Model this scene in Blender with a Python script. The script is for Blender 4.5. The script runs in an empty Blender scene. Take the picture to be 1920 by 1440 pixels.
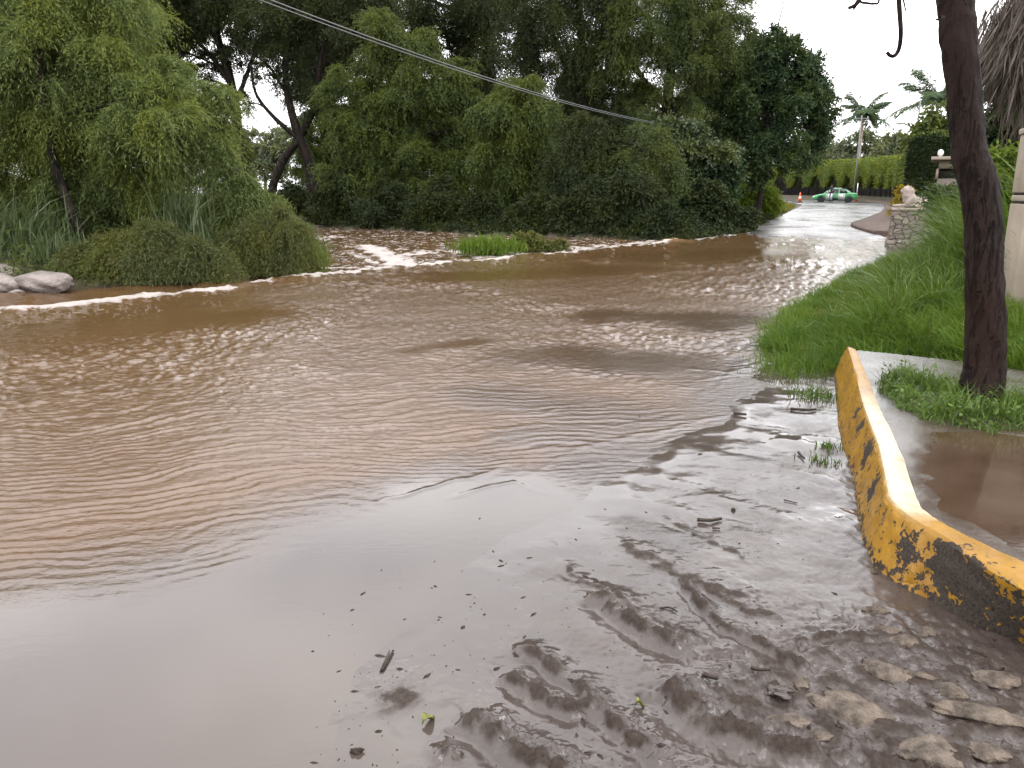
import bpy, bmesh, math, random
import numpy as np
from mathutils import Vector, Matrix, Euler

random.seed(7)
SC = bpy.context.scene
COL = SC.collection
PI = math.pi
# ------------------------------------------------------------------ camera geometry (photo pixels -> world points)
F = 1450.0
CAMZ = 1.6
TH = math.atan(358 / F)
CT, ST = math.cos(TH), math.sin(TH)

def ray(px, py):
    a = (px - 960) / F
    b = (720 - py) / F
    return np.array([a, CT + b * ST, -ST + b * CT])

def gp(px, py, z=0.0):
    """point on the level z seen at photo pixel"""
    d = ray(px, py)
    t = (z - CAMZ) / d[2]
    return np.array([d[0] * t, d[1] * t, z])

def dp(px, py, Y):
    """point at distance Y ahead seen at photo pixel"""
    d = ray(px, py)
    t = Y / d[1]
    return np.array([d[0] * t, Y, CAMZ + d[2] * t])

# ------------------------------------------------------------------ numpy helpers
def norm(v):
    return v / np.maximum(np.linalg.norm(v, axis=-1, keepdims=True), 1e-9)

_P = {}
def perlin(x, y, seed=0):
    if seed not in _P:
        r = np.random.default_rng(1000 + seed)
        p = r.permutation(256)
        a = r.uniform(0, 2 * PI, 256)
        _P[seed] = (np.concatenate([p, p]), np.cos(a), np.sin(a))
    p, gx, gy = _P[seed]
    xi = np.floor(x).astype(np.int64); yi = np.floor(y).astype(np.int64)
    xf = x - xi; yf = y - yi
    u = xf * xf * xf * (xf * (xf * 6 - 15) + 10)
    v = yf * yf * yf * (yf * (yf * 6 - 15) + 10)
    def g(ix, iy, fx, fy):
        h = p[(p[ix & 255] + (iy & 255)) & 511]
        return gx[h] * fx + gy[h] * fy
    n00 = g(xi, yi, xf, yf); n10 = g(xi + 1, yi, xf - 1, yf)
    n01 = g(xi, yi + 1, xf, yf - 1); n11 = g(xi + 1, yi + 1, xf - 1, yf - 1)
    a = n00 + u * (n10 - n00); b = n01 + u * (n11 - n01)
    return (a + v * (b - a)) * 1.5

def fbm(x, y, oct=4, seed=0, gain=.5, lac=2.03):
    t = 0; a = 1; f = 1
    for i in range(oct):
        t = t + a * perlin(x * f + 17.3 * i, y * f - 9.1 * i, seed + i)
        a *= gain; f *= lac
    return t

def sstep(a, b, x):
    t = np.clip((x - a) / (b - a), 0, 1)
    return t * t * (3 - 2 * t)

def pdist(x, y, pts, signed=False):
    """distance to a polyline; signed: positive on its left side. Also arclength parameter."""
    pts = np.asarray(pts, float)[:, :2]
    best = np.full(x.shape, 1e9); sg = np.ones(x.shape); arc = np.zeros(x.shape)
    L = 0.0
    for (a, b) in zip(pts[:-1], pts[1:]):
        e = b - a; l = np.hypot(*e)
        t = ((x - a[0]) * e[0] + (y - a[1]) * e[1]) / (l * l)
        tc = np.clip(t, 0, 1)
        dx = x - a[0] - tc * e[0]; dy = y - a[1] - tc * e[1]
        d = np.hypot(dx, dy)
        m = d < best
        best = np.where(m, d, best)
        s = np.sign(e[0] * (y - a[1]) - e[1] * (x - a[0]))
        sg = np.where(m, s, sg)
        arc = np.where(m, L + tc * l, arc)
        L += l
    return (best * sg if signed else best), arc

def inpoly(x, y, pts):
    pts = np.asarray(pts, float)[:, :2]
    c = np.zeros(x.shape, bool)
    j = len(pts) - 1
    for i in range(len(pts)):
        xi, yi = pts[i]; xj, yj = pts[j]
        m = ((yi > y) != (yj > y)) & (x < (xj - xi) * (y - yi) / ((yj - yi) + 1e-12) + xi)
        c ^= m
        j = i
    return c

def sdpoly(x, y, pts):
    """positive inside"""
    q = [p for p in pts] + [pts[0]]
    d, _ = pdist(x, y, q)
    return np.where(inpoly(x, y, pts), d, -d)

# ------------------------------------------------------------------ object helpers
def tag(o, label=None, cat=None, group=None, kind=None):
    if label: o['label'] = label
    if cat: o['category'] = cat
    if group: o['group'] = group
    if kind: o['kind'] = kind
    return o

def empty(name, loc=(0, 0, 0), rz=0.0):
    o = bpy.data.objects.new(name, None)
    o.empty_display_size = .3
    o.location = [float(v) for v in loc]; o.rotation_euler = (0, 0, rz)
    COL.objects.link(o)
    return o

def mesh_np(name, V, Fc, mats, parent=None, smooth=False, attrs=None, mat_idx=None, local=True):
    """V (n,3); Fc (m,k) of one face size or list of such arrays"""
    if not isinstance(Fc, (list, tuple)): Fc = [Fc]
    V = np.asarray(V, np.float32)
    if parent is not None and local:
        V = V - np.array(parent.location, np.float32)
    me = bpy.data.meshes.new(name)
    me.vertices.add(len(V)); me.vertices.foreach_set('co', V.ravel())
    loops = np.concatenate([f.ravel() for f in Fc]).astype(np.int32)
    tot = np.concatenate([np.full(len(f), f.shape[1], np.int32) for f in Fc])
    st = np.concatenate([[0], np.cumsum(tot)[:-1]]).astype(np.int32)
    me.loops.add(len(loops)); me.loops.foreach_set('vertex_index', loops)
    me.polygons.add(len(tot))
    me.polygons.foreach_set('loop_start', st)
    me.polygons.foreach_set('loop_total', tot)
    if smooth: me.polygons.foreach_set('use_smooth', np.ones(len(tot), bool))
    if mat_idx is not None: me.polygons.foreach_set('material_index', np.asarray(mat_idx, np.int32))
    me.update(calc_edges=True)
    for k, a in (attrs or {}).items():
        at = me.attributes.new(k, 'FLOAT', 'POINT')
        at.data.foreach_set('value', np.asarray(a, np.float32))
    for m in (mats if isinstance(mats, (list, tuple)) else [mats]): me.materials.append(m)
    o = bpy.data.objects.new(name, me)
    COL.objects.link(o)
    if parent is not None: o.parent = parent
    return o

class MB:
    """collects shapes, builds ONE mesh object"""
    def __init__(s): s.v = []; s.f = {}; s.n = 0; s.mi = {}
    def add(s, V, Fs, mi=0):
        V = np.asarray(V, float); s.v.append(V)
        if not isinstance(Fs, (list, tuple)): Fs = [Fs]
        for f in Fs:
            f = np.asarray(f, int)
            s.f.setdefault(f.shape[1], []).append(f + s.n)
            s.mi.setdefault(f.shape[1], []).append(np.full(len(f), mi))
        s.n += len(V); return s
    def box(s, c, d, rz=0, rx=0, ry=0, taper=1.0, bev=0.0, mi=0):
        bm = bmesh.new(); bmesh.ops.create_cube(bm, size=1)
        for v in bm.verts:
            k = taper if v.co.z > 0 else 1
            v.co = Vector((v.co.x * d[0] * k, v.co.y * d[1] * k, v.co.z * d[2]))
        if bev > 0: bmesh.ops.bevel(bm, geom=bm.edges[:], offset=bev, segments=2, affect='EDGES', profile=.5)
        bmesh.ops.triangulate(bm, faces=[f for f in bm.faces if len(f.verts) > 4])
        R = Matrix.Translation(Vector([float(q) for q in c])) @ Euler((rx, ry, rz)).to_matrix().to_4x4()
        s._bm(bm, R, mi); return s
    def _bm(s, bm, R, mi=0):
        bm.verts.index_update()
        V = [tuple(R @ v.co) for v in bm.verts]
        fs = {}
        for f in bm.faces: fs.setdefault(len(f.verts), []).append([v.index for v in f.verts])
        s.add(V, [np.array(q) for q in fs.values()], mi); bm.free()
    def ell(s, c, r, seg=14, rings=9, R=None, mi=0):
        bm = bmesh.new(); bmesh.ops.create_uvsphere(bm, u_segments=seg, v_segments=rings, radius=1)
        M = Matrix.Translation(Vector([float(q) for q in c])) @ (R.to_4x4() if R else Matrix.Identity(4)) @ Matrix.Diagonal((r[0], r[1], r[2], 1))
        s._bm(bm, M, mi); return s
    def tube(s, pts, rad, seg=8, cap=True, wob=0, seed=0, mi=0):
        V, Fq, Ft = tube(pts, rad, seg, cap, wob, seed)
        s.add(V, [Fq] + ([Ft] if cap else []), mi); return s
    def build(s, name, mats, parent=None, smooth=False, local=True, attrs=None):
        ks = list(s.f)
        return mesh_np(name, np.concatenate(s.v), [np.concatenate(s.f[k]) for k in ks], mats, parent, smooth, attrs,
                       np.concatenate([np.concatenate(s.mi[k]) for k in ks]), local)

def tube(pts, rad, seg=8, cap=True, wob=0, seed=0):
    P = np.asarray(pts, float); n = len(P)
    rad = np.broadcast_to(np.asarray(rad, float), (n,))
    T = norm(np.gradient(P, axis=0))
    up = np.array([0., 0, 1]) if abs(T[0][2]) < .9 else np.array([1., 0, 0])
    U = np.zeros_like(P); u = norm(np.cross(T[0], up))
    for i in range(n):
        u = norm(u - T[i] * np.dot(u, T[i])); U[i] = u
    W = np.cross(T, U)
    a = np.arange(seg) * 2 * PI / seg
    R = rad[:, None] * np.ones(seg)[None]
    if wob:
        ii = np.arange(n)[:, None] * .45; R = R * (1 + wob * perlin(ii + np.cos(a)[None] * 1.3 + seed * 7.7, ii * .3 + np.sin(a)[None] * 1.3 + 3.1, 3))
    V = P[:, None, :] + (U[:, None, :] * np.cos(a)[None, :, None] + W[:, None, :] * np.sin(a)[None, :, None]) * R[:, :, None]
    V = V.reshape(-1, 3)
    i, j = np.meshgrid(np.arange(n - 1), np.arange(seg), indexing='ij')
    j2 = (j + 1) % seg
    Fq = np.stack([i * seg + j, i * seg + j2, (i + 1) * seg + j2, (i + 1) * seg + j], -1).reshape(-1, 4)
    Ft = np.zeros((0, 3), int)
    if cap:
        V = np.concatenate([V, P[:1], P[-1:]])
        jj = np.arange(seg)
        Ft = np.concatenate([np.stack([np.full(seg, n * seg), (jj + 1) % seg, jj], -1),
                             np.stack([np.full(seg, n * seg + 1), (n - 1) * seg + jj, (n - 1) * seg + (jj + 1) % seg], -1)])
    return V, Fq, Ft

def spline(pts, n):
    """Catmull-Rom through pts"""
    P = np.asarray(pts, float)
    if len(P) == 2: return P[0] + (P[1] - P[0]) * np.linspace(0, 1, n)[:, None]
    Q = np.concatenate([[2 * P[0] - P[1]], P, [2 * P[-1] - P[-2]]])
    t = np.linspace(0, len(P) - 1 - 1e-6, n); k = t.astype(int); u = (t - k)[:, None]
    a, b, c, d = Q[k], Q[k + 1], Q[k + 2], Q[k + 3]
    return .5 * (2 * b + (c - a) * u + (2 * a - 5 * b + 4 * c - d) * u ** 2 + (3 * b - a - 3 * c + d) * u ** 3)

def grid_faces(nr, nc):
    i, j = np.meshgrid(np.arange(nr - 1), np.arange(nc - 1), indexing='ij')
    return np.stack([i * nc + j, i * nc + j + 1, (i + 1) * nc + j + 1, (i + 1) * nc + j], -1).reshape(-1, 4)

# ------------------------------------------------------------------ materials
class NT:
    def __init__(s, name):
        m = bpy.data.materials.new(name); m.use_nodes = True
        s.m = m; s.t = m.node_tree; s.t.nodes.clear()
        s.out = s.n('ShaderNodeOutputMaterial')
    def n(s, typ, **kw):
        x = s.t.nodes.new(typ)
        for k, v in kw.items(): setattr(x, k, v)
        return x
    def l(s, a, b): s.t.links.new(a, b)
    def val(s, sock, v):
        if isinstance(v, (int, float)):
            sock.default_value = v if sock.type == 'VALUE' else (v, v, v, 1)
        elif isinstance(v, (tuple, list)):
            sock.default_value = tuple(v) + ((1,) if len(v) == 3 and len(sock.default_value) == 4 else ())
        else: s.l(v, sock)
    def coord(s, kind='Object', scale=(1, 1, 1)):
        c = s.n('ShaderNodeTexCoord'); mp = s.n('ShaderNodeMapping'); mp.inputs['Scale'].default_value = scale
        s.l(c.outputs[kind], mp.inputs[0]); return mp.outputs[0]
    def geo(s, scale=(1, 1, 1)):
        c = s.n('ShaderNodeNewGeometry'); mp = s.n('ShaderNodeMapping'); mp.inputs['Scale'].default_value = scale
        s.l(c.outputs['Position'], mp.inputs[0]); return mp.outputs[0]
    def noise(s, vec, scale, detail=4, rough=.55, dist=0):
        x = s.n('ShaderNodeTexNoise'); s.l(vec, x.inputs['Vector'])
        x.inputs['Scale'].default_value = scale; x.inputs['Detail'].default_value = detail
        x.inputs['Roughness'].default_value = rough; x.inputs['Distortion'].default_value = dist
        return x.outputs['Fac']
    def ramp(s, fac, stops, interp='LINEAR'):
        r = s.n('ShaderNodeValToRGB'); cr = r.color_ramp; cr.interpolation = interp
        while len(cr.elements) > 1: cr.elements.remove(cr.elements[-1])
        cr.elements[0].position = stops[0][0]
        for p, c in stops[1:]: cr.elements.new(p)
        for e, (p, c) in zip(cr.elements, stops):
            e.color = (c, c, c, 1) if isinstance(c, (int, float)) else tuple(c) + (1,)
        s.l(fac, r.inputs[0]); return r.outputs[0]
    def math(s, op, a, b=None, clamp=False):
        x = s.n('ShaderNodeMath', operation=op, use_clamp=clamp); s.val(x.inputs[0], a)
        if b is not None: s.val(x.inputs[1], b)
        return x.outputs[0]
    def mix(s, fac, a, b, mode='MIX'):
        x = s.n('ShaderNodeMix', data_type='RGBA', blend_type=mode)
        s.val(x.inputs[0], fac); s.val(x.inputs[6], a); s.val(x.inputs[7], b); return x.outputs[2]
    def attr(s, name):
        x = s.n('ShaderNodeAttribute', attribute_name=name); return x.outputs['Fac']
    def bump(s, h, strength=.5, dist=.02, normal=None):
        b = s.n('ShaderNodeBump'); b.inputs['Strength'].default_value = strength; b.inputs['Distance'].default_value = dist
        s.l(h, b.inputs['Height'])
        if normal is not None: s.l(normal, b.inputs['Normal'])
        return b.outputs[0]
    def pbr(s, col, rough=.6, spec=.5, metal=0, bump=None, ior=None, coat=0):
        p = s.n('ShaderNodeBsdfPrincipled')
        s.val(p.inputs['Base Color'], col); s.val(p.inputs['Roughness'], rough)
        s.val(p.inputs['Specular IOR Level'], spec); s.val(p.inputs['Metallic'], metal)
        if ior: p.inputs['IOR'].default_value = ior
        if coat: p.inputs['Coat Weight'].default_value = coat
        if bump is not None: s.l(bump, p.inputs['Normal'])
        s.l(p.outputs[0], s.out.inputs[0]); s.p = p
        return s.m

M = {}
def plain(name, col, rough=.6, spec=.5, var=.25, scale=6, bump=.2, bd=.01, metal=0, coat=0):
    k = NT(name); v = k.coord('Object')
    n = k.noise(v, scale, 5)
    c = k.ramp(n, [(.3, tuple(x * (1 - var) for x in col)), (.7, tuple(min(1, x * (1 + var)) for x in col))])
    b = k.bump(k.noise(v, scale * 5, 4), bump, bd) if bump else None
    M[name] = k.pbr(c, rough, spec, metal, b, coat=coat); return M[name]

def leafmat(name, cols, trans=.3, rough=.5, nscale=.7, tint=(1.3, 1.15, .72), spec=.10):
    """leaf colours vary leaf by leaf, and by branch (young yellow-green shoots beside older leaves)"""
    k = NT(name)
    g = k.n('ShaderNodeNewGeometry')
    st = [(i / max(1, len(cols) - 1), c) for i, c in enumerate(cols)]
    c = k.ramp(g.outputs['Random Per Island'], st)
    nz = k.ramp(k.noise(k.geo(), nscale, 3), [(.42, 0.0), (.62, 1.0)])
    c = k.mix(nz, c, k.mix(1.0, c, tint, 'MULTIPLY'))
    p = k.n('ShaderNodeBsdfPrincipled'); k.l(c, p.inputs['Base Color'])
    p.inputs['Roughness'].default_value = rough; p.inputs['Specular IOR Level'].default_value = spec
    t = k.n('ShaderNodeBsdfTranslucent'); k.l(k.mix(1.0, c, (1.5, 1.35, .6), 'MULTIPLY'), t.inputs[0])
    mx = k.n('ShaderNodeMixShader'); mx.inputs[0].default_value = trans
    k.l(p.outputs[0], mx.inputs[1]); k.l(t.outputs[0], mx.inputs[2]); k.l(mx.outputs[0], k.out.inputs[0])
    M[name] = k.m; return k.m

leafmat('willow_leaf', [(0.07108, 0.1023, 0.03462), (0.1084, 0.1449, 0.04906), (0.1446, 0.1758, 0.06019), (0.08403, 0.1205, 0.04549), (0.06438, 0.09042, 0.03313)], tint=(1.22, 1.12, .75))
leafmat('olive_leaf', [(0.05931, 0.07611, 0.02739), (0.08601, 0.1028, 0.03813), (0.07118, 0.08798, 0.03254), (0.09898, 0.09898, 0.04522), (0.05144, 0.06824, 0.02624)], tint=(1.15, 1.08, .8))
leafmat('midgreen_leaf', [(0.03858, 0.06042, 0.02198), (0.06473, 0.09094, 0.02979), (0.08015, 0.1064, 0.03559), (0.04885, 0.07069, 0.02526)], tint=(1.25, 1.13, .75))
leafmat('dark_leaf', [(0.018, 0.02771, 0.01229), (0.02494, 0.03637, 0.01637), (0.03144, 0.04115, 0.01716), (0.02125, 0.02982, 0.01439)], trans=.2)
leafmat('broad_leaf', [(0.02173, 0.04242, 0.02173), (0.03366, 0.05953, 0.02848), (0.04675, 0.07262, 0.03566), (0.02688, 0.04684, 0.02466)], trans=.2, rough=.4)
leafmat('pale_leaf', [(0.048, 0.072, 0.04), (0.072, 0.096, 0.056), (0.04, 0.064, 0.032)], rough=.4, spec=.3)
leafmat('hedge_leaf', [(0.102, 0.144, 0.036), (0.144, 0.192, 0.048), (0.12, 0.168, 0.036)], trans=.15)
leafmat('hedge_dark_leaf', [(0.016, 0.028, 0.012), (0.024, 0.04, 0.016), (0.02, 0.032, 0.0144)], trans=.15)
leafmat('hazy_leaf', [(0.0782, 0.1012, 0.069), (0.1104, 0.1334, 0.0874), (0.092, 0.115, 0.0736)], trans=.2)  # haze of the far distance painted into these pale leaf colours
leafmat('palm_leaf', [(0.054, 0.09, 0.06), (0.072, 0.108, 0.072), (0.06, 0.102, 0.06)], trans=.2, rough=.4)  # lightened: distance haze put into the leaf colour
leafmat('dead_leaf', [(.10, .078, .066), (.135, .11, .095), (.07, .055, .048), (.165, .14, .122), (.05, .04, .036)], trans=.1, tint=(.8, .78, .78))
leafmat('grass_blade', [(0.054, 0.108, 0.01512), (0.081, 0.1458, 0.01944), (0.1026, 0.1674, 0.02592), (0.1296, 0.162, 0.0324), (0.0648, 0.1296, 0.0216)], trans=.3, nscale=.9, rough=.42, tint=(.62, .72, .7))
leafmat('tall_blade', [(.06, .115, .02), (.08, .145, .026), (.115, .185, .042), (.05, .09, .018), (.11, .145, .028)], trans=.3, rough=.33, nscale=1.1, tint=(.78, .76, .65), spec=.28)
leafmat('verge_blade', [(0.104, 0.12, 0.028), (0.136, 0.136, 0.04), (0.08, 0.104, 0.024)], trans=.3)
leafmat('reed_blade', [(0.0552, 0.0828, 0.0322), (0.0828, 0.1104, 0.0506), (0.1104, 0.138, 0.0736), (0.0644, 0.0966, 0.0368)], trans=.25, rough=.35, spec=.25, tint=(1.0, 1.05, 1.0))
leafmat('vine_leaf', [(0.0644, 0.1104, 0.01656), (0.092, 0.1472, 0.02024), (0.1196, 0.1656, 0.0276)], trans=.3)
leafmat('yellow_leaf', [(0.2, 0.152, 0.016), (0.24, 0.176, 0.024), (0.096, 0.104, 0.016)], trans=.3)

leafmat('painted_shade_leaf', [(.014, .022, .010), (.02, .03, .012), (.026, .036, .014), (.017, .024, .010)], trans=.15)  # near-black: shade below the tree wall painted into the leaf colour

def barkmat(name, col, scale=1.0, bs=.9, bd=.02):
    k = NT(name); v = k.geo((6 * scale, 6 * scale, 1.2 * scale))
    n = k.noise(v, 4, 8, .65, .6)
    w = k.noise(k.geo((1, 1, .4)), 1.7, 4)
    fine = k.noise(k.geo((30 * scale, 30 * scale, 9 * scale)), 4, 6, .7)
    crack = k.ramp(k.noise(k.geo((9 * scale, 9 * scale, 1.5 * scale)), 2.6, 5, .6, 1.2), [(.40, 0.0), (.47, 1.0)])
    n = k.math('ADD', k.math('MULTIPLY', n, .6), k.math('MULTIPLY', fine, .4))
    c = k.ramp(n, [(.3, tuple(x * .4 for x in col)), (.5, col), (.68, tuple(x * 2.2 for x in col))])
    c = k.mix(crack, tuple(x * .3 for x in col), c)
    n = k.math('ADD', n, k.math('MULTIPLY', crack, .6))
    c = k.mix(k.ramp(w, [(.45, 0), (.65, .6)]), c, (col[0] * 1.5, col[1] * 1.05, col[2] * .9))
    M[name] = k.pbr(c, k.ramp(n, [(.3, .85), (.7, .65)]), .12, 0, k.bump(n, bs, bd))
    return M[name]
barkmat('bark', (.015, .0095, .0075), .8, 1.0, .03)
barkmat('dark_bark', (.018, .014, .012), .4, .8, .04)
barkmat('palm_bark', (.3, .27, .23), .3, .5, .03)
# ------------------------------------------------------------------ layout of the place
WEIR = [gp(*p) for p in [(-700, 640), (0, 581), (300, 552), (600, 513), (900, 487), (1180, 461), (1265, 452)]]
WEIR = np.array(WEIR + [WEIR[-1] + (WEIR[-1] - WEIR[-2]) * 3])
SHORE = np.array([gp(*p) for p in [(1520, 590), (1450, 655), (1415, 725), (1360, 775), (1290, 815), (1190, 880), (1090, 950),
                                   (960, 1010), (830, 1110), (730, 1230), (660, 1340), (610, 1470)]] + [(-.75, .2, 0), (-1.2, -3, 0)])
BASE_PX = [(1558, 696), (1561, 760), (1564, 811), (1576, 850), (1587, 880), (1596, 940), (1602, 985), (1608, 1022), (1626, 1060), (1665, 1092), (1717, 1116), (1807, 1159), (1912, 1194), (2060, 1235), (2300, 1290)]
TOP_PX = [(1588, 650), (1602, 700), (1612, 745), (1627, 790), (1643, 834), (1652, 875), (1658, 908), (1664, 932), (1688, 958), (1722, 982), (1760, 1002), (1842, 1056), (1924, 1103), (2060, 1165), (2300, 1260)]
INN_PX = [(1604, 655), (1624, 700), (1643, 750), (1664, 795), (1684, 836), (1697, 870), (1711, 915), (1727, 950), (1748, 968), (1766, 979), (1790, 992), (1852, 1023), (1925, 1056), (2050, 1105), (2290, 1185)]
ZB, ZT = .035, .29
KB = np.array([gp(*p, ZB) for p in BASE_PX]); KT = np.array([gp(*p, ZT) for p in TOP_PX]); KI = np.array([gp(*p, ZT) for p in INN_PX])

FARBANK = [(20.5, 27.5), (13.2, 26.6), (12.0, 27.5), (9.3, 30.2), (8.2, 29.6), (5.6, 28.2), (2.1, 31.0), (-2.5, 33.9), (-6, 37.5), (-10, 40.0)]
LEFTBANK = [(-8.6, 34), (-7.3, 26), (-5.2, 21.5), (-4.75, 19.0), (-5.1, 16.7), (-5.9, 15.2), (-6.7, 14.55), (-8.0, 14.1), (-10, 13.9), (-14, 12.6), (-40, 11)]
RIGHTBANK = [(4.6, -6), tuple(KB[-1][:2] + (.1, .35)), tuple(KB[10][:2] + (.2, .3)), tuple(KB[6][:2] + (.35, .1)), tuple(KB[0][:2] + (.3, .0)), (2.78, 7.7), (3.05, 8.6), (3.9, 10.4), (5.2, 12.6), (7.0, 15.6), (10.1, 20.3), (14, 22.5), (40, 19)]
WET = [(-40, -30), (4.6, -30)] + RIGHTBANK + [(40, 30)] + FARBANK + LEFTBANK
ROAD_L = [(8.2, 27.5), (9.3, 31), (12.2, 38.5), (15.4, 46), (20, 57), (25.4, 70), (28.2, 78), (28.5, 85), (24, 93), (12, 98), (-10, 102)]
ROAD_R = [(12.6, 25), (14.2, 30.5), (16.7, 37), (19.6, 43.5), (25.2, 54), (31.0, 66), (36, 77.5), (38.2, 86), (35.5, 96), (24, 105), (0, 110)]
CORR = ROAD_L + ROAD_R[::-1]

FAR_EDGE = [gp(*p, .285)[:2] for p in [(1606, 655), (1700, 664), (1800, 676), (1900, 690), (2050, 715)]]
SIDEPOLY = [tuple(p[:2]) for p in KI[::-1]] + [tuple(p) for p in FAR_EDGE] + [(8.5, 5.6), (8.5, 1.2)]

def zroad(x, y):
    d = np.hypot(x - 0, y)
    return np.where(d < 31, (d - 31) * .035, (d - 31) * .0108)

def ground_h(x, y):
    x = np.asarray(x, float); y = np.asarray(y, float)
    sd = sdpoly(x, y, WET)                       # positive in the wet area
    land = np.maximum(-sd, 0)
    n = fbm(x * .35, y * .35, 4, 11) * .12 + fbm(x * 1.7, y * 1.7, 3, 21) * .03
    right = sstep(2, 6, x - .42 * (y - 6) * 0 - 0) * (y < 27)
    h = .03 + .22 * sstep(0, 1.6, land) + np.where(right > 0, .21 * np.minimum(np.maximum(land - .4, 0), 6.5) * right, .035 * np.minimum(land, 30)) + n * sstep(0, 2.5, land)
    # bed of the ford and of the stream below it
    w, _ = pdist(x, y, WEIR, True)
    bed = np.where(w > 0, -.95, -.28)
    h = np.where(sd > 0, h * (1 - sstep(0, .5, sd)) + bed * sstep(0, .7, sd), h)
    h = np.where(sd < 0.2, h * (1 - sstep(-.25, .02, sdpoly(x, y, SIDEPOLY))) + .12 * sstep(-.25, .02, sdpoly(x, y, SIDEPOLY)), h)
    # road corridor
    sc = sdpoly(x, y, CORR)
    k = sstep(-5, -.2, sc) * (y > 25)
    h = h * (1 - k) + (zroad(x, y) - .07) * k
    return h

def road_noise(x, y):
    return fbm(x * .16, y * .16, 3, 31) * .03

# ---- the ground, one sheet to the horizon
def build_ground():
    rr = np.concatenate([[0.05], np.geomspace(1.0, 130, 230), np.geomspace(145, 900, 14)])
    aa = np.linspace(0, 2 * PI, 541)[:-1]
    R, A = np.meshgrid(rr, aa, indexing='ij')
    x = R * np.sin(A); y = R * np.cos(A)
    z = ground_h(x, y)
    V = np.stack([x, y, z], -1).reshape(-1, 3)
    nr, nc = R.shape
    i, j = np.meshgrid(np.arange(nr - 1), np.arange(nc), indexing='ij'); j2 = (j + 1) % nc
    Fq = np.stack([i * nc + j, (i + 1) * nc + j, (i + 1) * nc + j2, i * nc + j2], -1).reshape(-1, 4)
    k = NT('ground_soil')
    v = k.geo()
    n = k.noise(v, 1.3, 8, .65)
    c = k.ramp(n, [(.3, (.022, .018, .012)), (.5, (.05, .04, .025)), (.62, (.045, .05, .02)), (.8, (.08, .065, .045))])
    k.pbr(c, .8, .3, 0, k.bump(k.noise(v, 7, 8, .7), .8, .05)); M['ground_soil'] = k.m
    tag(mesh_np('ground', V, Fq, k.m, smooth=True), 'dark damp soil of the river banks under the trees and grass', 'ground', kind='structure')
build_ground()

# ---- the river: ford in front, rapids below its edge
def gauss_line(x, y, pts, w, taper=True):
    d, a = pdist(x, y, pts)
    L = sum(np.hypot(*(np.array(p) - np.array(q))[:2]) for p, q in zip(pts[:-1], pts[1:]))
    t = np.clip(a / L, 0, 1)
    return np.exp(-(d / w) ** 2) * (np.sin(PI * np.clip(t, .02, .98)) ** .5 if taper else 1)

def P(*px, z=0.0): return np.array([gp(a, b, z) for a, b in px])

def soft_ell(x, y, px0, px1, w):
    """soft elongated patch between two points, half width w metres"""
    d, _ = pdist(x, y, P(px0, px1))
    d = d + fbm(x * 1.1, y * 1.1, 3, 47) * w * .4
    return 1 - sstep(w * .2, w * 1.6, d)

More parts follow.
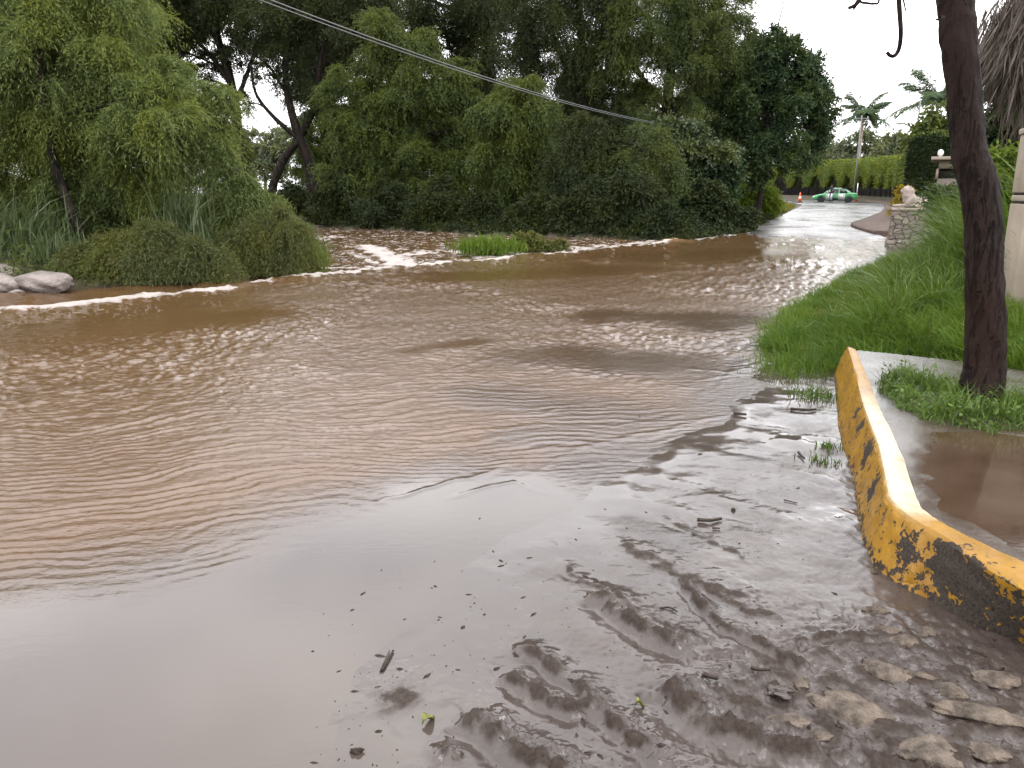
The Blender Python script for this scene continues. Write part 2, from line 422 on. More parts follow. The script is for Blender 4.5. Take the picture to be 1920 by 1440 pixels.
def water_surface(x, y):
    r = np.hypot(x, y)
    w, _ = pdist(x, y, WEIR, True)
    w = -w  # positive on the road side
    w = w + fbm(x * .5, y * .5, 3, 3) * .22
    low = sstep(.12, -1.1, w)
    # calm corner, slicks
    CALM = P((-6000, 1700), (-2200, 1420), (-500, 1230), (0, 1175), (300, 1095), (500, 1035), (640, 965), (780, 922), (900, 905), (1000, 905), (1080, 935), (1300, 940))
    cs, _ = pdist(x, y, CALM, True)
    cs = cs + fbm(x * 1.3, y * 1.3, 3, 5) * .16
    act = sstep(-.12, .75, cs)
    slick = np.zeros_like(x)
    for a, b, ww in [((1040, 668), (1330, 690), .62), ((930, 748), (1300, 800), .42), ((1000, 820), (1170, 800), .3), ((150, 615), (470, 590), .8), ((760, 660), (900, 640), .2),
                     ((1240, 482), (1480, 470), 1.5), ((1130, 592), (1400, 596), .55), ((850, 520), (1150, 505), .9), ((1330, 612), (1460, 600), .5)]:
        slick = np.maximum(slick, soft_ell(x, y, a, b, ww))
    patch = sstep(-.5, .45, fbm(x * .33 + .8 * y * .1, y * .22, 3, 61))
    chop = act * (1 - .85 * slick) * (.45 + .65 * patch)
    # parallel wind-like ripples running towards the calm corner
    k1 = np.array([-.50, .866]); s1 = x * k1[0] + y * k1[1]; c1 = x * k1[1] - y * k1[0]
    warp = fbm(x * .8, y * .8, 3, 7) * .16 + fbm(x * .25, y * .25, 2, 8) * .3
    turn = .22 * (x + 1.5)
    ph = (s1 + warp + turn * y * .25) * 2 * PI / .088
    am = .25 + .75 * sstep(-.5, .5, fbm(s1 * 5.5, c1 * 1.3, 3, 9))
    near = 1 - sstep(6.0, 12, r)
    left = 1 - sstep(.1, 1.5, x - .1 * y)
    rip = (np.sin(ph - .6 * np.cos(ph)) + .2 * np.sin(2 * ph + 1)) * .0017 * am * act * near * left * (1 - .6 * slick) * 1.0
    ph2 = (s1 * .93 + c1 * .3 + warp * 1.4) * 2 * PI / .145
    rip += np.sin(ph2) * .0013 * act * near * left * sstep(-.4, .4, fbm(x * .9, y * .9, 2, 12)) * (1 - .8 * slick)
    # chop, elongated across the view of the flow
    u = x * .80 + y * .6; v = -x * .6 + y * .80
    wx = fbm(x * 1.7, y * 1.7, 2, 34) * .12; u = u + wx; v = v + wx * .7
    ch = (fbm(u * .8, v * 1.1, 2, 14) * .008 * sstep(4, 9, r) + perlin(u * 2.6, v * 3.4, 13) * (.002 + .014 * sstep(15, 21, r)) * sstep(3.5, 7, r) + perlin(u * 5.0, v * 6.5, 11) * (.002 + .012 * sstep(11, 15, r)) * (1 - sstep(22, 30, r)) * sstep(3.5, 7, r) + perlin(u * 9.5, v * 11.5, 15) * (.003 + .0065 * sstep(6, 9, r)) * (1 - sstep(14, 19, r)) * sstep(3, 5.5, r) +
          perlin(u * 17, v * 21, 16) * .0042 * (1 - sstep(9, 13, r)) + perlin(u * 30, v * 38, 18) * .0018 * (1 - sstep(5.5, 8.5, r)) + perlin(u * 40, v * 60, 17) * .0006 * (1 - sstep(3.5, 6, r)))
    right = sstep(-2.2, .4, x - .1 * y)
    z = rip * 2.0 + ch * (1.25 + .75 * sstep(5, 9, r)) * chop * (.36 + .64 * np.maximum(right * .8, sstep(4.5, 8, r)))
    # standing wave lines on the ford
    for pts, h, ww in [([(1345, 782), (1250, 806), (1160, 824), (1090, 838), (1040, 862), (1008, 890)], .0055, .035),
                       ([(1420, 735), (1395, 770), (1340, 786), (1230, 792), (1130, 800)], .0035, .028),
                       ([(1010, 845), (940, 870), (880, 898), (800, 915), (720, 940), (660, 962)], .0035, .028),
                       ([(1060, 760), (1020, 772), (960, 778), (905, 776)], .0035, .028), ([(1290, 690), (1380, 700), (1440, 680)], .006, .04),
                       ([(1030, 930), (960, 905), (900, 918), (840, 935)], .0025, .025),
                       ([(980, 655), (850, 690), (740, 720), (640, 740), (540, 752)], .005, .04), ([(930, 690), (840, 715), (740, 755), (650, 775), (560, 785)], .0045, .04),
                       ([(800, 760), (720, 790), (640, 815)], .006, .04), ([(1170, 850), (1130, 890), (1075, 925)], .0025, .025)]:
        q = P(*pts)
        z += gauss_line(x + fbm(x * 4, y * 4, 2, 19) * .02, y + fbm(x * 4, y * 4, 2, 20) * .04, q, ww) * h * (.55 + .9 * np.abs(perlin(x * 5, y * 5, 35)))
    for pts, ww in [([(960, 678), (1040, 690), (1150, 706), (1240, 722), (1310, 736)], .17), ([(1080, 628), (1200, 636), (1320, 648), (1450, 660)], .22), ([(1450, 655), (1400, 690), (1330, 715)], .12)]:
        g = gauss_line(x, y, P(*pts), ww)
        z += g * (perlin(u * 7, v * 12, 22) * .011 + perlin(u * 14, v * 24, 23) * .004 + .006)
    # far road end of the ford: shallow riffles
    rif = sstep(22, 27, y) * sstep(6.0, 9.5, x)
    z += rif * perlin(x * .7, y * 1.9, 24) * .012
    # below the weir
    tur = fbm(x * .8, y * .8, 3, 25) * .06 + fbm(x * 2.2, y * 2.2, 2, 26) * .02
    roll = np.exp(-((w - .02) / .2) ** 2) * (.018 + .035 * np.abs(fbm(x * 1.6, y * 1.6, 2, 27)))
    z = z * (1 - low) + low * (-.085 + tur * 1.1) + roll
    # tongue of fast water and the brown boil by the far bank
    bx, by = gp(1252, 452)[:2]
    z += .14 * np.exp(-(((x - bx) / .55) ** 2 + ((y - by) / .45) ** 2)) * (.7 + .5 * fbm(x * 3, y * 3, 2, 28))
    # foam
    fn = fbm(x * 2.6, y * 2.6, 4, 29)
    foam = np.exp(-((w - .02) / np.where(x < -2.5, .30, .24)) ** 2) * np.clip(sstep(-.75, .2, fbm(x * .9, y * .9, 3, 30)) * 1.2 + .45 * sstep(-5.0, -6.5, x), 0, 1.3) * (.95 + .35 * np.clip(fbm(x * 2.1, y * 2.1, 3, 37), -.8, .8))
    xr = sstep(-4.6, -3.0, x)
    foam = np.maximum(foam, xr * low * np.exp(-((w + .5) / 1.1) ** 2) * 1.05)
    for pts, ww, st in [([(690, 462), (735, 485), (790, 508)], .55, 1.1), ([(650, 470), (700, 490), (740, 512)], .3, .7), ([(770, 500), (900, 486), (1060, 472), (1180, 462)], .6, 1.0),
                        ([(740, 478), (860, 472)], 1.0, .75), ([(590, 447), (640, 444)], .5, 1.0), ([(1075, 466), (1200, 458)], .8, .8), ([(590, 507), (630, 505)], .25, 1.1), ([(620, 432), (900, 440)], 1.8, .42), ([(560, 437), (600, 452)], .45, .9)]:
        foam = np.maximum(foam, gauss_line(x, y, P(*pts, z=-.1), ww, False) * st * low)
    foam = foam + fn * .38 * sstep(.02, .3, foam)
    foam = np.maximum(foam, low * .46 * (y > 15))
    boil = np.exp(-(((x - bx) / .6) ** 2 + ((y - by) / .5) ** 2))
    return z, np.clip(foam, 0, 1.3), np.clip(act * (1 - .65 * slick), 0, 1), boil

def build_river():
    na, nr = 900, 960
    aa = np.radians(np.concatenate([np.linspace(-75, -40, 60, endpoint=False), np.linspace(-40, 40, na), np.linspace(40, 75, 60)[1:]]))
    t = np.linspace(0, 1, nr)
    # spacing grows with the distance
    ang = np.linspace(math.atan(1.6 / 1.2), math.atan(1.6 / 58), nr - 40)
    rr = np.concatenate([np.linspace(.15, 1.18, 40), 1.6 / np.tan(ang)])
    R, A = np.meshgrid(rr, aa, indexing='ij')
    x = R * np.sin(A); y = R * np.cos(A)
    z, foam, act, boil = water_surface(x, y)
    sd, _ = pdist(x, y, SHORE, True)
    shal = np.clip(np.maximum(sstep(-.9, .05, sd + fbm(x * 1.2, y * 1.2, 3, 33) * .25), (1 - act) * sstep(-4.5, -1.2, sd + fbm(x * .8, y * .8, 3, 36) * .6)), 0, 1)
    z = z * (1 - .7 * sstep(-.6, .05, sd) * (1 - .6 * sstep(3.5, 5, y)))
    V = np.stack([x, y, z], -1).reshape(-1, 3)
    Fq = grid_faces(*R.shape)[:, ::-1]
    k = NT('muddy_water')
    v = k.geo()
    n1 = k.noise(v, .9, 4, .6); n2 = k.noise(k.geo((1, 1.6, 1)), 14, 3, .6)
    c = k.ramp(n1, [(.3, (.080, .0425, .0185)), (.7, (.097, .053, .0245))])
    c = k.mix(k.math('MULTIPLY', k.attr('shallow'), .95), c, (.060, .047, .040))
    c = k.mix(k.attr('boil'), c, (.30, .18, .09))
    fm = k.math('ADD', k.attr('foam'), k.math('MULTIPLY', k.math('SUBTRACT', k.noise(k.geo((1.25, .75, 1)), 3.2, 9, .74, .6), .5), 2.6))
    fm = k.math('MULTIPLY', k.ramp(fm, [(.5, 0), (.72, .7), (1.0, 1)]), k.ramp(k.attr('foam'), [(.05, 0), (.2, 1)]))
    fc = k.mix(n2, (.25, .205, .18), (.40, .37, .35))
    c = k.mix(fm, c, fc)
    h = k.noise(k.geo((1.0, 1.7, 1)), 11, 5, .62)
    hb = k.math('MULTIPLY', h, k.math('ADD', k.math('MULTIPLY', k.attr('act'), .96), .045))
    b = k.bump(hb, .6, .018)
    m = k.pbr(c, k.math('ADD', k.math('MULTIPLY', fm, .55), .035), .5, 0, b, ior=1.56)
    M['muddy_water'] = m
    tag(mesh_np('river_water', V, Fq, m, smooth=True, attrs=dict(foam=foam.ravel(), act=act.ravel(), shallow=shal.ravel(), boil=boil.ravel())),
        'brown flood water running over the road and down into white rapids', 'water', kind='structure')
build_river()

# ---- mud on the near end of the road
RIDGES = [  # pixel path, half width m, height m
    ([(1095, 1112), (1130, 1125), (1160, 1152), (1215, 1188), (1262, 1210), (1310, 1228)], .034, .042),
    ([(1055, 1085), (1120, 1100), (1180, 1135), (1260, 1180), (1340, 1222)], .022, .010),
    ([(935, 1258), (970, 1278), (1010, 1302), (1065, 1328), (1110, 1338)], .024, .034),
    ([(960, 1225), (1000, 1222), (1040, 1250), (1090, 1290), (1130, 1335), (1170, 1372), (1210, 1408), (1260, 1450)], .026, .030),
    ([(1065, 1318), (1100, 1318), (1140, 1335)], .03, .016),
    ([(870, 1332), (905, 1365), (950, 1395), (1010, 1425), (1090, 1470)], .036, .046),
    ([(1275, 1080), (1290, 1108), (1325, 1150), (1375, 1185), (1430, 1212), (1480, 1242), (1530, 1268)], .018, .026),
    ([(1300, 1085), (1350, 1120), (1400, 1145), (1470, 1160)], .03, .012),
    ([(1480, 1232), (1500, 1208), (1545, 1196), (1600, 1194), (1680, 1205)], .014, .018),
    ([(1240, 1280), (1265, 1305), (1300, 1345), (1350, 1372), (1420, 1400), (1500, 1412), (1560, 1425)], .048, .046),
    ([(1420, 1306), (1450, 1300), (1500, 1295)], .03, .034),
    ([(1320, 1285), (1370, 1320), (1440, 1345)], .05, .014),
    ([(690, 1318), (740, 1300), (800, 1302)], .07, .014),
    ([(800, 1430), (830, 1415), (845, 1440)], .022, .03),
    ([(1160, 1010), (1230, 1055), (1330, 1100), (1420, 1130)], .05, .008),
    ([(1060, 1050), (1075, 1075), (1100, 1095)], .02, .010),
    ([(1240, 960), (1330, 1010), (1420, 1060)], .03, .006),
    ([(1560, 1430), (1700, 1440), (1850, 1470)], .06, .026),
]
def mud_surface(x, y):
    sd, _ = pdist(x, y, SHORE, True)
    sdn = sd + fbm(x * 1.4, y * 1.4, 3, 41) * .10
    z = np.clip(sdn * .030, -.35, .030) + np.clip((sdn - 1.1) * .006, 0, .006)
    z += fbm(x * 2.3, y * 2.3, 3, 42) * .008 * sstep(-.1, .6, sdn)
    # smeared tracks following the ridges
    dirx, diry = .62, -.785
    u = x * dirx + y * diry; v = -x * diry + y * dirx
    z += perlin(u * 1.3 + fbm(x * 2, y * 2, 2, 40) * .5, v * 7.5, 43) * .006 * sstep(.2, .9, sdn) * (y < 5)
    rough = np.zeros_like(x)
    nz = fbm(x * 13, y * 13, 4, 44); nzc = fbm(x * 33, y * 33, 3, 45)
    xw = x + fbm(x * 8, y * 8, 3, 46) * .018; yw = y + fbm(x * 8 + 9, y * 8, 3, 48) * .018
    for pts, w, h in RIDGES:
        q = P(*pts, z=.03)
        d, a = pdist(xw, yw, q, True)
        L = sum(np.hypot(*(q[i + 1] - q[i])[:2]) for i in range(len(q) - 1))
        env = sstep(0, .06, a) * sstep(0, .08, L - a) * .85 + .15
        up = d > 0; d = np.abs(d)
        gg = np.where(up, np.exp(-(d / (w * 2.3)) ** 2), np.exp(-(d / (w * .6)) ** 2)) * env
        z += h * 1.25 * gg * (.70 + .30 * nz + .18 * nzc + .10 * perlin(x * 95, y * 95, 57))
        z -= h * .25 * np.where(up, 0, np.exp(-((d - w * 1.7) / (w * .8)) ** 2)) * env
        rough = np.maximum(rough, np.where(up, np.exp(-(d / (w * 1.15)) ** 2), np.exp(-(d / (w * .95)) ** 2)) * env * (.62 + .5 * nz))
    # trampled soil with cobbles in the corner by the kerb
    q = gp(1760, 1330, .04)
    c = sstep(1.05, .25, np.hypot((x - q[0]) * .9, (y - q[1]) * 1.25) + fbm(x * 3, y * 3, 2, 49) * .15)
    z += c * (nz * .010 + nzc * .005 - .002)
    rough = np.maximum(rough, c * (.42 + .45 * nz))
    z += (nzc * .0014 + nz * .0017) * sstep(.1, .9, sdn)
    # where the mud meets the kerb it banks up a little
    dk, _ = pdist(x, y, KB)
    z += .004 * np.exp(-(dk / .12) ** 2) * (1 + nz * .6)
    wet = np.clip(1 - sstep(.05, .7, sdn + fbm(x * 4, y * 4, 3, 58) * .25), 0, 1) * (1 - .9 * np.clip(rough * 1.5, 0, 1))
    pools = sstep(.25, .55, fbm(x * 1.9 + 4, y * 1.5, 3, 59)) * (1 - np.clip(rough * 2, 0, 1)) * sstep(3.0, 3.6, y + .25 * x) * .9
    return z, np.clip(rough, 0, 1), sdn, np.maximum(wet, pools)

def build_mud():
    aa = np.radians(np.linspace(-38, 66, 760))
    ang = np.linspace(math.atan(1.6 / 1.25), math.atan(1.6 / 10.5), 560)
    rr = np.concatenate([np.linspace(.2, 1.23, 50), 1.6 / np.tan(ang)])
    R, A = np.meshgrid(rr, aa, indexing='ij')
    x = R * np.sin(A); y = R * np.cos(A)
    z, rough, sd, wet = mud_surface(x, y)
    V = np.stack([x, y, z], -1).reshape(-1, 3)
    Fq = grid_faces(*R.shape)[:, ::-1]
    # keep the mud on the road side of the kerb
    ins = inpoly(x, y, [(6, -5)] + [tuple(p[:2] + (.06, .02)) for p in KB[::-1]] + [(3.0, 8.2), (3.3, 9.5), (20, 30), (40, -5)]).ravel()
    far = (sd.ravel() < -1.0)
    keep = ~(ins | far)[Fq].all(axis=1)
    Fq = Fq[keep]
    used = np.zeros(len(V), bool); used[Fq.ravel()] = True
    idx = np.cumsum(used) - 1
    k = NT('wet_mud')
    v = k.geo()
    n = k.noise(v, 2.2, 6, .6); f = k.noise(v, 60, 5, .7)
    c = k.ramp(n, [(.3, (.038, .029, .025)), (.7, (.060, .046, .040))])
    r = k.attr('rough')
    rc = k.ramp(f, [(.3, (.026, .019, .0155)), (.6, (.044, .033, .027)), (.85, (.075, .059, .048))])
    rf = k.ramp(k.math('ADD', r, k.math('MULTIPLY', k.math('SUBTRACT', k.noise(v, 16, 4, .6), .5), .7)), [(.3, 0), (.6, 1)])
    c = k.mix(rf, c, rc)
    wt = k.attr('wet')
    c = k.mix(wt, c, (.059, .046, .039))
    # thin standing water film: smoother in some patches, matt silt in others
    film = k.ramp(k.noise(k.geo((1, 1, 1)), 1.6, 5, .6, .4), [(.36, .05), (.48, .13), (.64, .32)])
    fs = k.ramp(k.noise(v, 45, 4, .7), [(.35, 0.0), (.75, .10)])
    ro = k.mix(wt, k.mix(rf, k.math('ADD', film, fs), .6), .05)
    hh = k.math('ADD', k.math('MULTIPLY', k.noise(v, 38, 6, .7), k.math('ADD', k.math('MULTIPLY', rf, .9), .13)), k.math('MULTIPLY', k.noise(k.geo((1.3, .8, 1)), 10, 4, .6, .5), .5))
    hh = k.math('MULTIPLY', hh, k.math('SUBTRACT', 1.0, k.math('MULTIPLY', wt, .93)))
    k.pbr(c, ro, k.mix(wt, k.mix(rf, .6, .12), .5), 0, k.bump(hh, .5, .014), ior=1.44)
    k.l(k.math('ADD', 1.44, k.math('MULTIPLY', wt, .12)), k.p.inputs['IOR']); M['wet_mud'] = k.m
    tag(mesh_np('muddy_road', V[used], idx[Fq], k.m, smooth=True, attrs=dict(rough=rough.ravel()[used], wet=wet.ravel()[used])),
        'wet grey brown mud with tyre ridges on the near end of the road', 'road', kind='structure')
build_mud()
def mud_z(x, y):
    return float(mud_surface(np.array([float(x)]), np.array([float(y)]))[0][0])
def gz(x, y):
    return float(ground_h(np.array([float(x)]), np.array([float(y)]))[0])

# ---- far road
def build_road():
    n = 150
    L = spline([(*p, 0) for p in ROAD_L], n); Rr = spline([(*p, 0) for p in ROAD_R], n)
    t = np.linspace(0, 1, 26)
    V = L[:, None, :] * (1 - t)[None, :, None] + Rr[:, None, :] * t[None, :, None]
    x, y = V[..., 0], V[..., 1]
    V[..., 2] = zroad(x, y) + road_noise(x, y) + .05 * (1 - (2 * t - 1) ** 2)[None, :] * sstep(30, 40, np.hypot(x, y))
    k = NT('wet_asphalt')
    v = k.geo()
    n1 = k.noise(k.geo((1, .6, 1)), .28, 5, .6, .5); n2 = k.noise(v, 40, 4, .7)
    c = k.ramp(n2, [(.3, (.028, .028, .030)), (.7, (.055, .054, .054))])
    c = k.mix(k.ramp(k.noise(v, .12, 3), [(.45, 0), (.62, .55)]), c, (.09, .075, .065))
    ro = k.ramp(n1, [(.38, .12), (.48, .22), (.58, .42), (.7, .55)])
    k.pbr(c, ro, .6, 0, k.bump(k.math('ADD', n2, k.math('MULTIPLY', k.noise(v, .7, 3), 3.0)), .12, .02)); M['wet_asphalt'] = k.m
    tag(mesh_np('road', V.reshape(-1, 3), grid_faces(n, 26)[:, ::-1], k.m, smooth=True), 'wet grey asphalt road climbing from the water and bending left', 'road', kind='structure')
build_road()

plain('paving', (.085, .062, .052), .8, .1, .3, 3, .4, .01)
def wet_concrete():
    k = NT('concrete'); v = k.geo()
    n = k.noise(v, 2.5, 6, .6); f = k.noise(v, 50, 5, .7)
    c = k.ramp(n, [(.3, (.052, .047, .043)), (.7, (.10, .092, .085))])
    c = k.mix(k.ramp(k.noise(v, 3.6, 7, .7), [(.45, 0), (.62, .75)]), c, (.05, .034, .024))
    dm = k.math('MULTIPLY', k.attr('damp'), k.ramp(k.noise(v, 30, 5, .75), [(.3, .55), (.6, 1.0)]))
    c = k.mix(dm, c, (.046, .029, .019))
    k.pbr(c, k.mix(dm, k.ramp(n, [(.35, .10), (.65, .38)]), .12), .5, 0, k.bump(k.math('ADD', f, k.math('MULTIPLY', n, 2.0)), .35, .005)); M['concrete'] = k.m
wet_concrete()
plain('dark_wall', (.022, .02, .02), .7, .3, .4, 2, .5, .02)

# ---- raised brown footway along the outer side of the bend
def build_footway():
    inner = np.array(ROAD_R[1:8]); n = 60
    I = spline([(*p, 0) for p in inner], n)
    T = norm(np.gradient(I, axis=0)); N = np.stack([T[:, 1], -T[:, 0], T[:, 2] * 0], -1)
    s = np.linspace(0, 1, n)[:, None]
    I = I - N * (.75 * np.exp(-((s - .16) / .13) ** 2))
    w = 1.9 + .5 * np.sin(s * 9)
    prof = [(0.0, -.15), (.0, .10), (.05, .13), (1.0, .15), (1.02, -.2)]
    V = np.stack([I + N * (w * a) + np.array([0, 0, 1.]) * b for a, b in prof], 1)
    V[..., 2] += zroad(V[..., 0], V[..., 1]) + road_noise(V[..., 0], V[..., 1])
    mb = MB(); mb.add(V.reshape(-1, 3), grid_faces(n, 5)[:, ::-1])
    V0 = V[0]; mb.add(V0, [np.array([[4, 3, 2, 1], ]), np.array([[4, 1, 0]])])
    tag(mb.build('footway', M['paving']), 'raised brown dirt footway along the outside of the bend', 'footway', kind='structure')
build_footway()

# ---- kerb, pavement and puddle
def build_kerb():
    n = 260
    B = spline(KB, n); T = spline(KT, n); I = spline(KI, n)
    B[:, 2] = -.06
    prof = []
    wob = lambda s, a: np.stack([perlin(np.arange(n) * .11, np.full(n, 1.7 + s), 50 + s) * a, perlin(np.arange(n) * .13, np.full(n, 5.7 + s), 51 + s) * a, perlin(np.arange(n) * .09, np.full(n, 8.7 + s), 52 + s) * a], -1)
    fs = np.linspace(0, 1, 16)
    rows = []
    for i, f in enumerate(fs):
        r = B * (1 - f) + T * f
        if f < .97: r = r + wob(i, .008)
        rows.append(r)
    rows[-1] = T + wob(3, .003) - np.array([0, 0, .012]) 
    for f in np.linspace(.1, 1, 8):
        r = T * (1 - f) + I * f; r = r + wob(20, .004) * (0 if f < .2 else 1); r[:, 2] += .004 * math.sin(PI * f); rows.append(r)
    r = I.copy(); r += (I - T) * .06; r[:, 2] -= .02; rows.append(r)
    r = r.copy(); r[:, 2] -= .3; rows.append(r)
    V = np.stack(rows, 1)
    W = np.zeros(V.shape[:2])
    for px, py, z, rad, st in [(1800, 1060, .2, .09, 1.0), (1850, 1100, .18, .09, .85), (1770, 1085, .15, .06, .5), (1900, 1130, .16, .10, .62), (1960, 1150, .17, .12, .5), (1690, 1035, .17, .055, .62), (1665, 1010, .2, .03, .5), (1632, 915, .19, .05, .85), (1624, 850, .2, .06, .85),
                         (1612, 800, .22, .05, .55), (1604, 770, .24, .05, .5), (1618, 830, .24, .05, .55), (1830, 1140, .1, .06, .6), (1790, 1140, .06, .05, .35), (1890, 1175, .07, .05, .45), (1760, 1130, .05, .03, .3), (1635, 965, .2, .03, .4), (2100, 1180, .17, .2, .35)]:
        c = gp(px, py, z)
        d = np.linalg.norm((V - c) * np.array([1, 1, .9]), axis=-1)
        W = np.maximum(W, st * np.exp(-(d / rad) ** 2))
    g = np.linspace(0, 1, n)[:, None]
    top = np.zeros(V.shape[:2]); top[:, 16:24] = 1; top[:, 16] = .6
    sky_sheen = sstep(.08, .2, g) * sstep(.66, .5, g)
    k = NT('kerb_paint')
    v = k.geo()
    n1 = k.noise(v, 26, 6, .68, .3); n2 = k.noise(v, 5, 4); n3 = k.noise(v, 90, 3)
    yel = k.ramp(n2, [(.3, (.19, .090, .006)), (.55, (.265, .134, .009)), (.75, (.30, .160, .013))])
    pale = k.ramp(n2, [(.3, (.38, .31, .21)), (.6, (.48, .41, .29)), (.8, (.40, .32, .21))])  # worn cream top, whitened: wet sky reflection painted into the colour
    c = k.mix(k.math('MULTIPLY', k.attr('top'), k.attr('sky_sheen')), yel, pale)
    dirt = k.ramp(k.noise(k.geo((1, 1, 3)), 12, 6, .7), [(.52, 0), (.72, .6)])
    c = k.mix(dirt, c, (.16, .09, .03))
    wear = k.math('ADD', k.attr('wear'), k.math('MULTIPLY', k.math('SUBTRACT', n1, .5), 1.75))
    wm = k.ramp(wear, [(.40, 0), (.44, 1)])
    bare = k.ramp(n3, [(.3, (.022, .018, .015)), (.7, (.055, .044, .036))])
    c = k.mix(wm, c, bare)
    h = k.math('ADD', k.math('MULTIPLY', wm, -.6), k.math('ADD', k.math('MULTIPLY', n3, .35), k.math('MULTIPLY', n1, .5)))
    ro = k.mix(wm, k.math('ADD', .2, k.math('MULTIPLY', n1, .3)), .75)
    k.pbr(c, ro, k.mix(wm, .36, .1), 0, k.bump(h, .55, .008)); M['kerb_paint'] = k.m
    W = W + .26 + .16 * (V[..., 2] < .06) * (V[..., 2] > -.03)
    W[:, 16:] *= .5
    ends = [np.array([[i for i in range(V.shape[1])]])]
    mb = MB(); mb.add(V.reshape(-1, 3), grid_faces(n, V.shape[1]))
    mb.add(V[0], np.array([[i for i in range(V.shape[1])][::-1]]))
    nn = V.shape[1]
    ext = lambda a: np.concatenate([a.ravel(), a[0]])
    o = mb.build('kerb', M['kerb_paint'], attrs=dict(wear=ext(W), top=ext(top), sky_sheen=ext(sky_sheen * np.ones_like(top))), smooth=False)
    o.data.polygons.foreach_set('use_smooth', np.ones(len(o.data.polygons), bool))
    try: o.data.set_sharp_from_angle(angle=math.radians(38))
    except Exception: pass
    tag(o, 'tall yellow painted kerb with black chipped patches, bending round the pavement corner', 'kerb', kind='thing')
build_kerb()

def build_sidewalk():
    ins = [tuple(p[:2]) for p in KI[::-1]]
    poly = ins + [tuple(p) for p in FAR_EDGE] + [(8.5, 5.6), (8.5, 1.2)]
    xs = np.arange(1.2, 8.6, .024); ys = np.arange(.8, 7.6, .024)
    X, Y = np.meshgrid(xs, ys, indexing='ij')
    sd = sdpoly(X, Y, poly)
    z = .278 + fbm(X * 1.3, Y * 1.3, 3, 55) * .004
    q = gp(1850, 930, .28)
    pud = sdpoly(X, Y, [gp(*p, .28)[:2] for p in [(1720, 815), (1790, 800), (1930, 815), (2200, 860), (2200, 1100), (1990, 1075), (1900, 1035), (1800, 985), (1740, 945), (1722, 880)]]) + fbm(X * 6, Y * 6, 4, 56) * .05
    z = z - .010 * sstep(-.03, .10, pud)
    Fq = grid_faces(*X.shape)
    keep = (sd.ravel() > -.045)[Fq].all(axis=1) & ~((sd.ravel() < -.01) & (Y.ravel() > 5.2) & (X.ravel() > 2.95))[Fq].any(axis=1); Fq = Fq[keep]
    V = np.stack([X, Y, z], -1).reshape(-1, 3)
    damp = (sstep(-.30, .02, pud + fbm(X * 7, Y * 7, 4, 60) * .07)).ravel()
    used = np.zeros(len(V), bool); used[Fq.ravel()] = True; idx = np.cumsum(used) - 1
    tag(mesh_np('sidewalk', V[used], idx[Fq], M['concrete'], smooth=True, attrs=dict(damp=damp[used])), 'wet grey concrete pavement behind the yellow kerb', 'pavement', kind='structure')
    # puddle: one level sheet lying in the hollow
    m = (pud.ravel() > -.05)
    Fp = grid_faces(*X.shape); Fp = Fp[m[Fp].all(axis=1) & (sd.ravel() > 0)[Fp].all(axis=1)]
    Vp = np.stack([X, Y, np.full_like(X, .2725)], -1).reshape(-1, 3)
    used = np.zeros(len(Vp), bool); used[Fp.ravel()] = True; idx = np.cumsum(used) - 1
    k = NT('puddle_water'); v = k.geo()
    c = k.ramp(k.noise(v, 3, 4), [(.35, (.04, .024, .0145)), (.65, (.06, .039, .026))])
    k.pbr(c, k.ramp(k.noise(v, 7, 4), [(.4, .03), (.7, .1)]), .5, 0, k.bump(k.noise(v, 45, 3), .05, .004), ior=1.34); M['puddle_water'] = k.m
    tag(mesh_np('puddle', Vp[used], idx[Fp], k.m, smooth=True), 'brown rain puddle on the pavement inside the kerb corner', 'puddle', kind='structure')
build_sidewalk()
# ------------------------------------------------------------------ vegetation
def strands(p, d0, S, M, slen, droop, L, W, rng, spread=.6):
    """S twigs from points p in directions d0, each with M leaves -> leaf bases, directions, lengths, widths"""
    t = (np.arange(M) + rng.random((S, M))) / M
    sl = slen * rng.uniform(.6, 1.25, S)
    pts = p[:, None, :] + d0[:, None, :] * (sl[:, None] * t)[..., None]
    pts[..., 2] -= droop * sl[:, None] * t ** 2 * .7
    tang = d0[:, None, :] - np.array([0, 0, 1.]) * (droop * 1.4 * t)[..., None]
    d = norm(norm(tang) * .8 + rng.normal(0, spread, (S, M, 3)))
    n = S * M
    return pts.reshape(n, 3), d.reshape(n, 3), L * rng.uniform(.6, 1.2, n), W * rng.uniform(.7, 1.2, n)

def leaf_quads(p, d, L, W, rng):
    s = norm(np.cross(d, rng.normal(0, 1, d.shape)))
    n = len(p)
    V = np.empty((n, 4, 3), np.float32)
    mid = p + d * (L * .45)[:, None]
    V[:, 0] = p; V[:, 2] = p + d * L[:, None]
    V[:, 1] = mid + s * (W * .5)[:, None]; V[:, 3] = mid - s * (W * .5)[:, None]
    return V.reshape(-1, 3), np.arange(n * 4).reshape(n, 4)

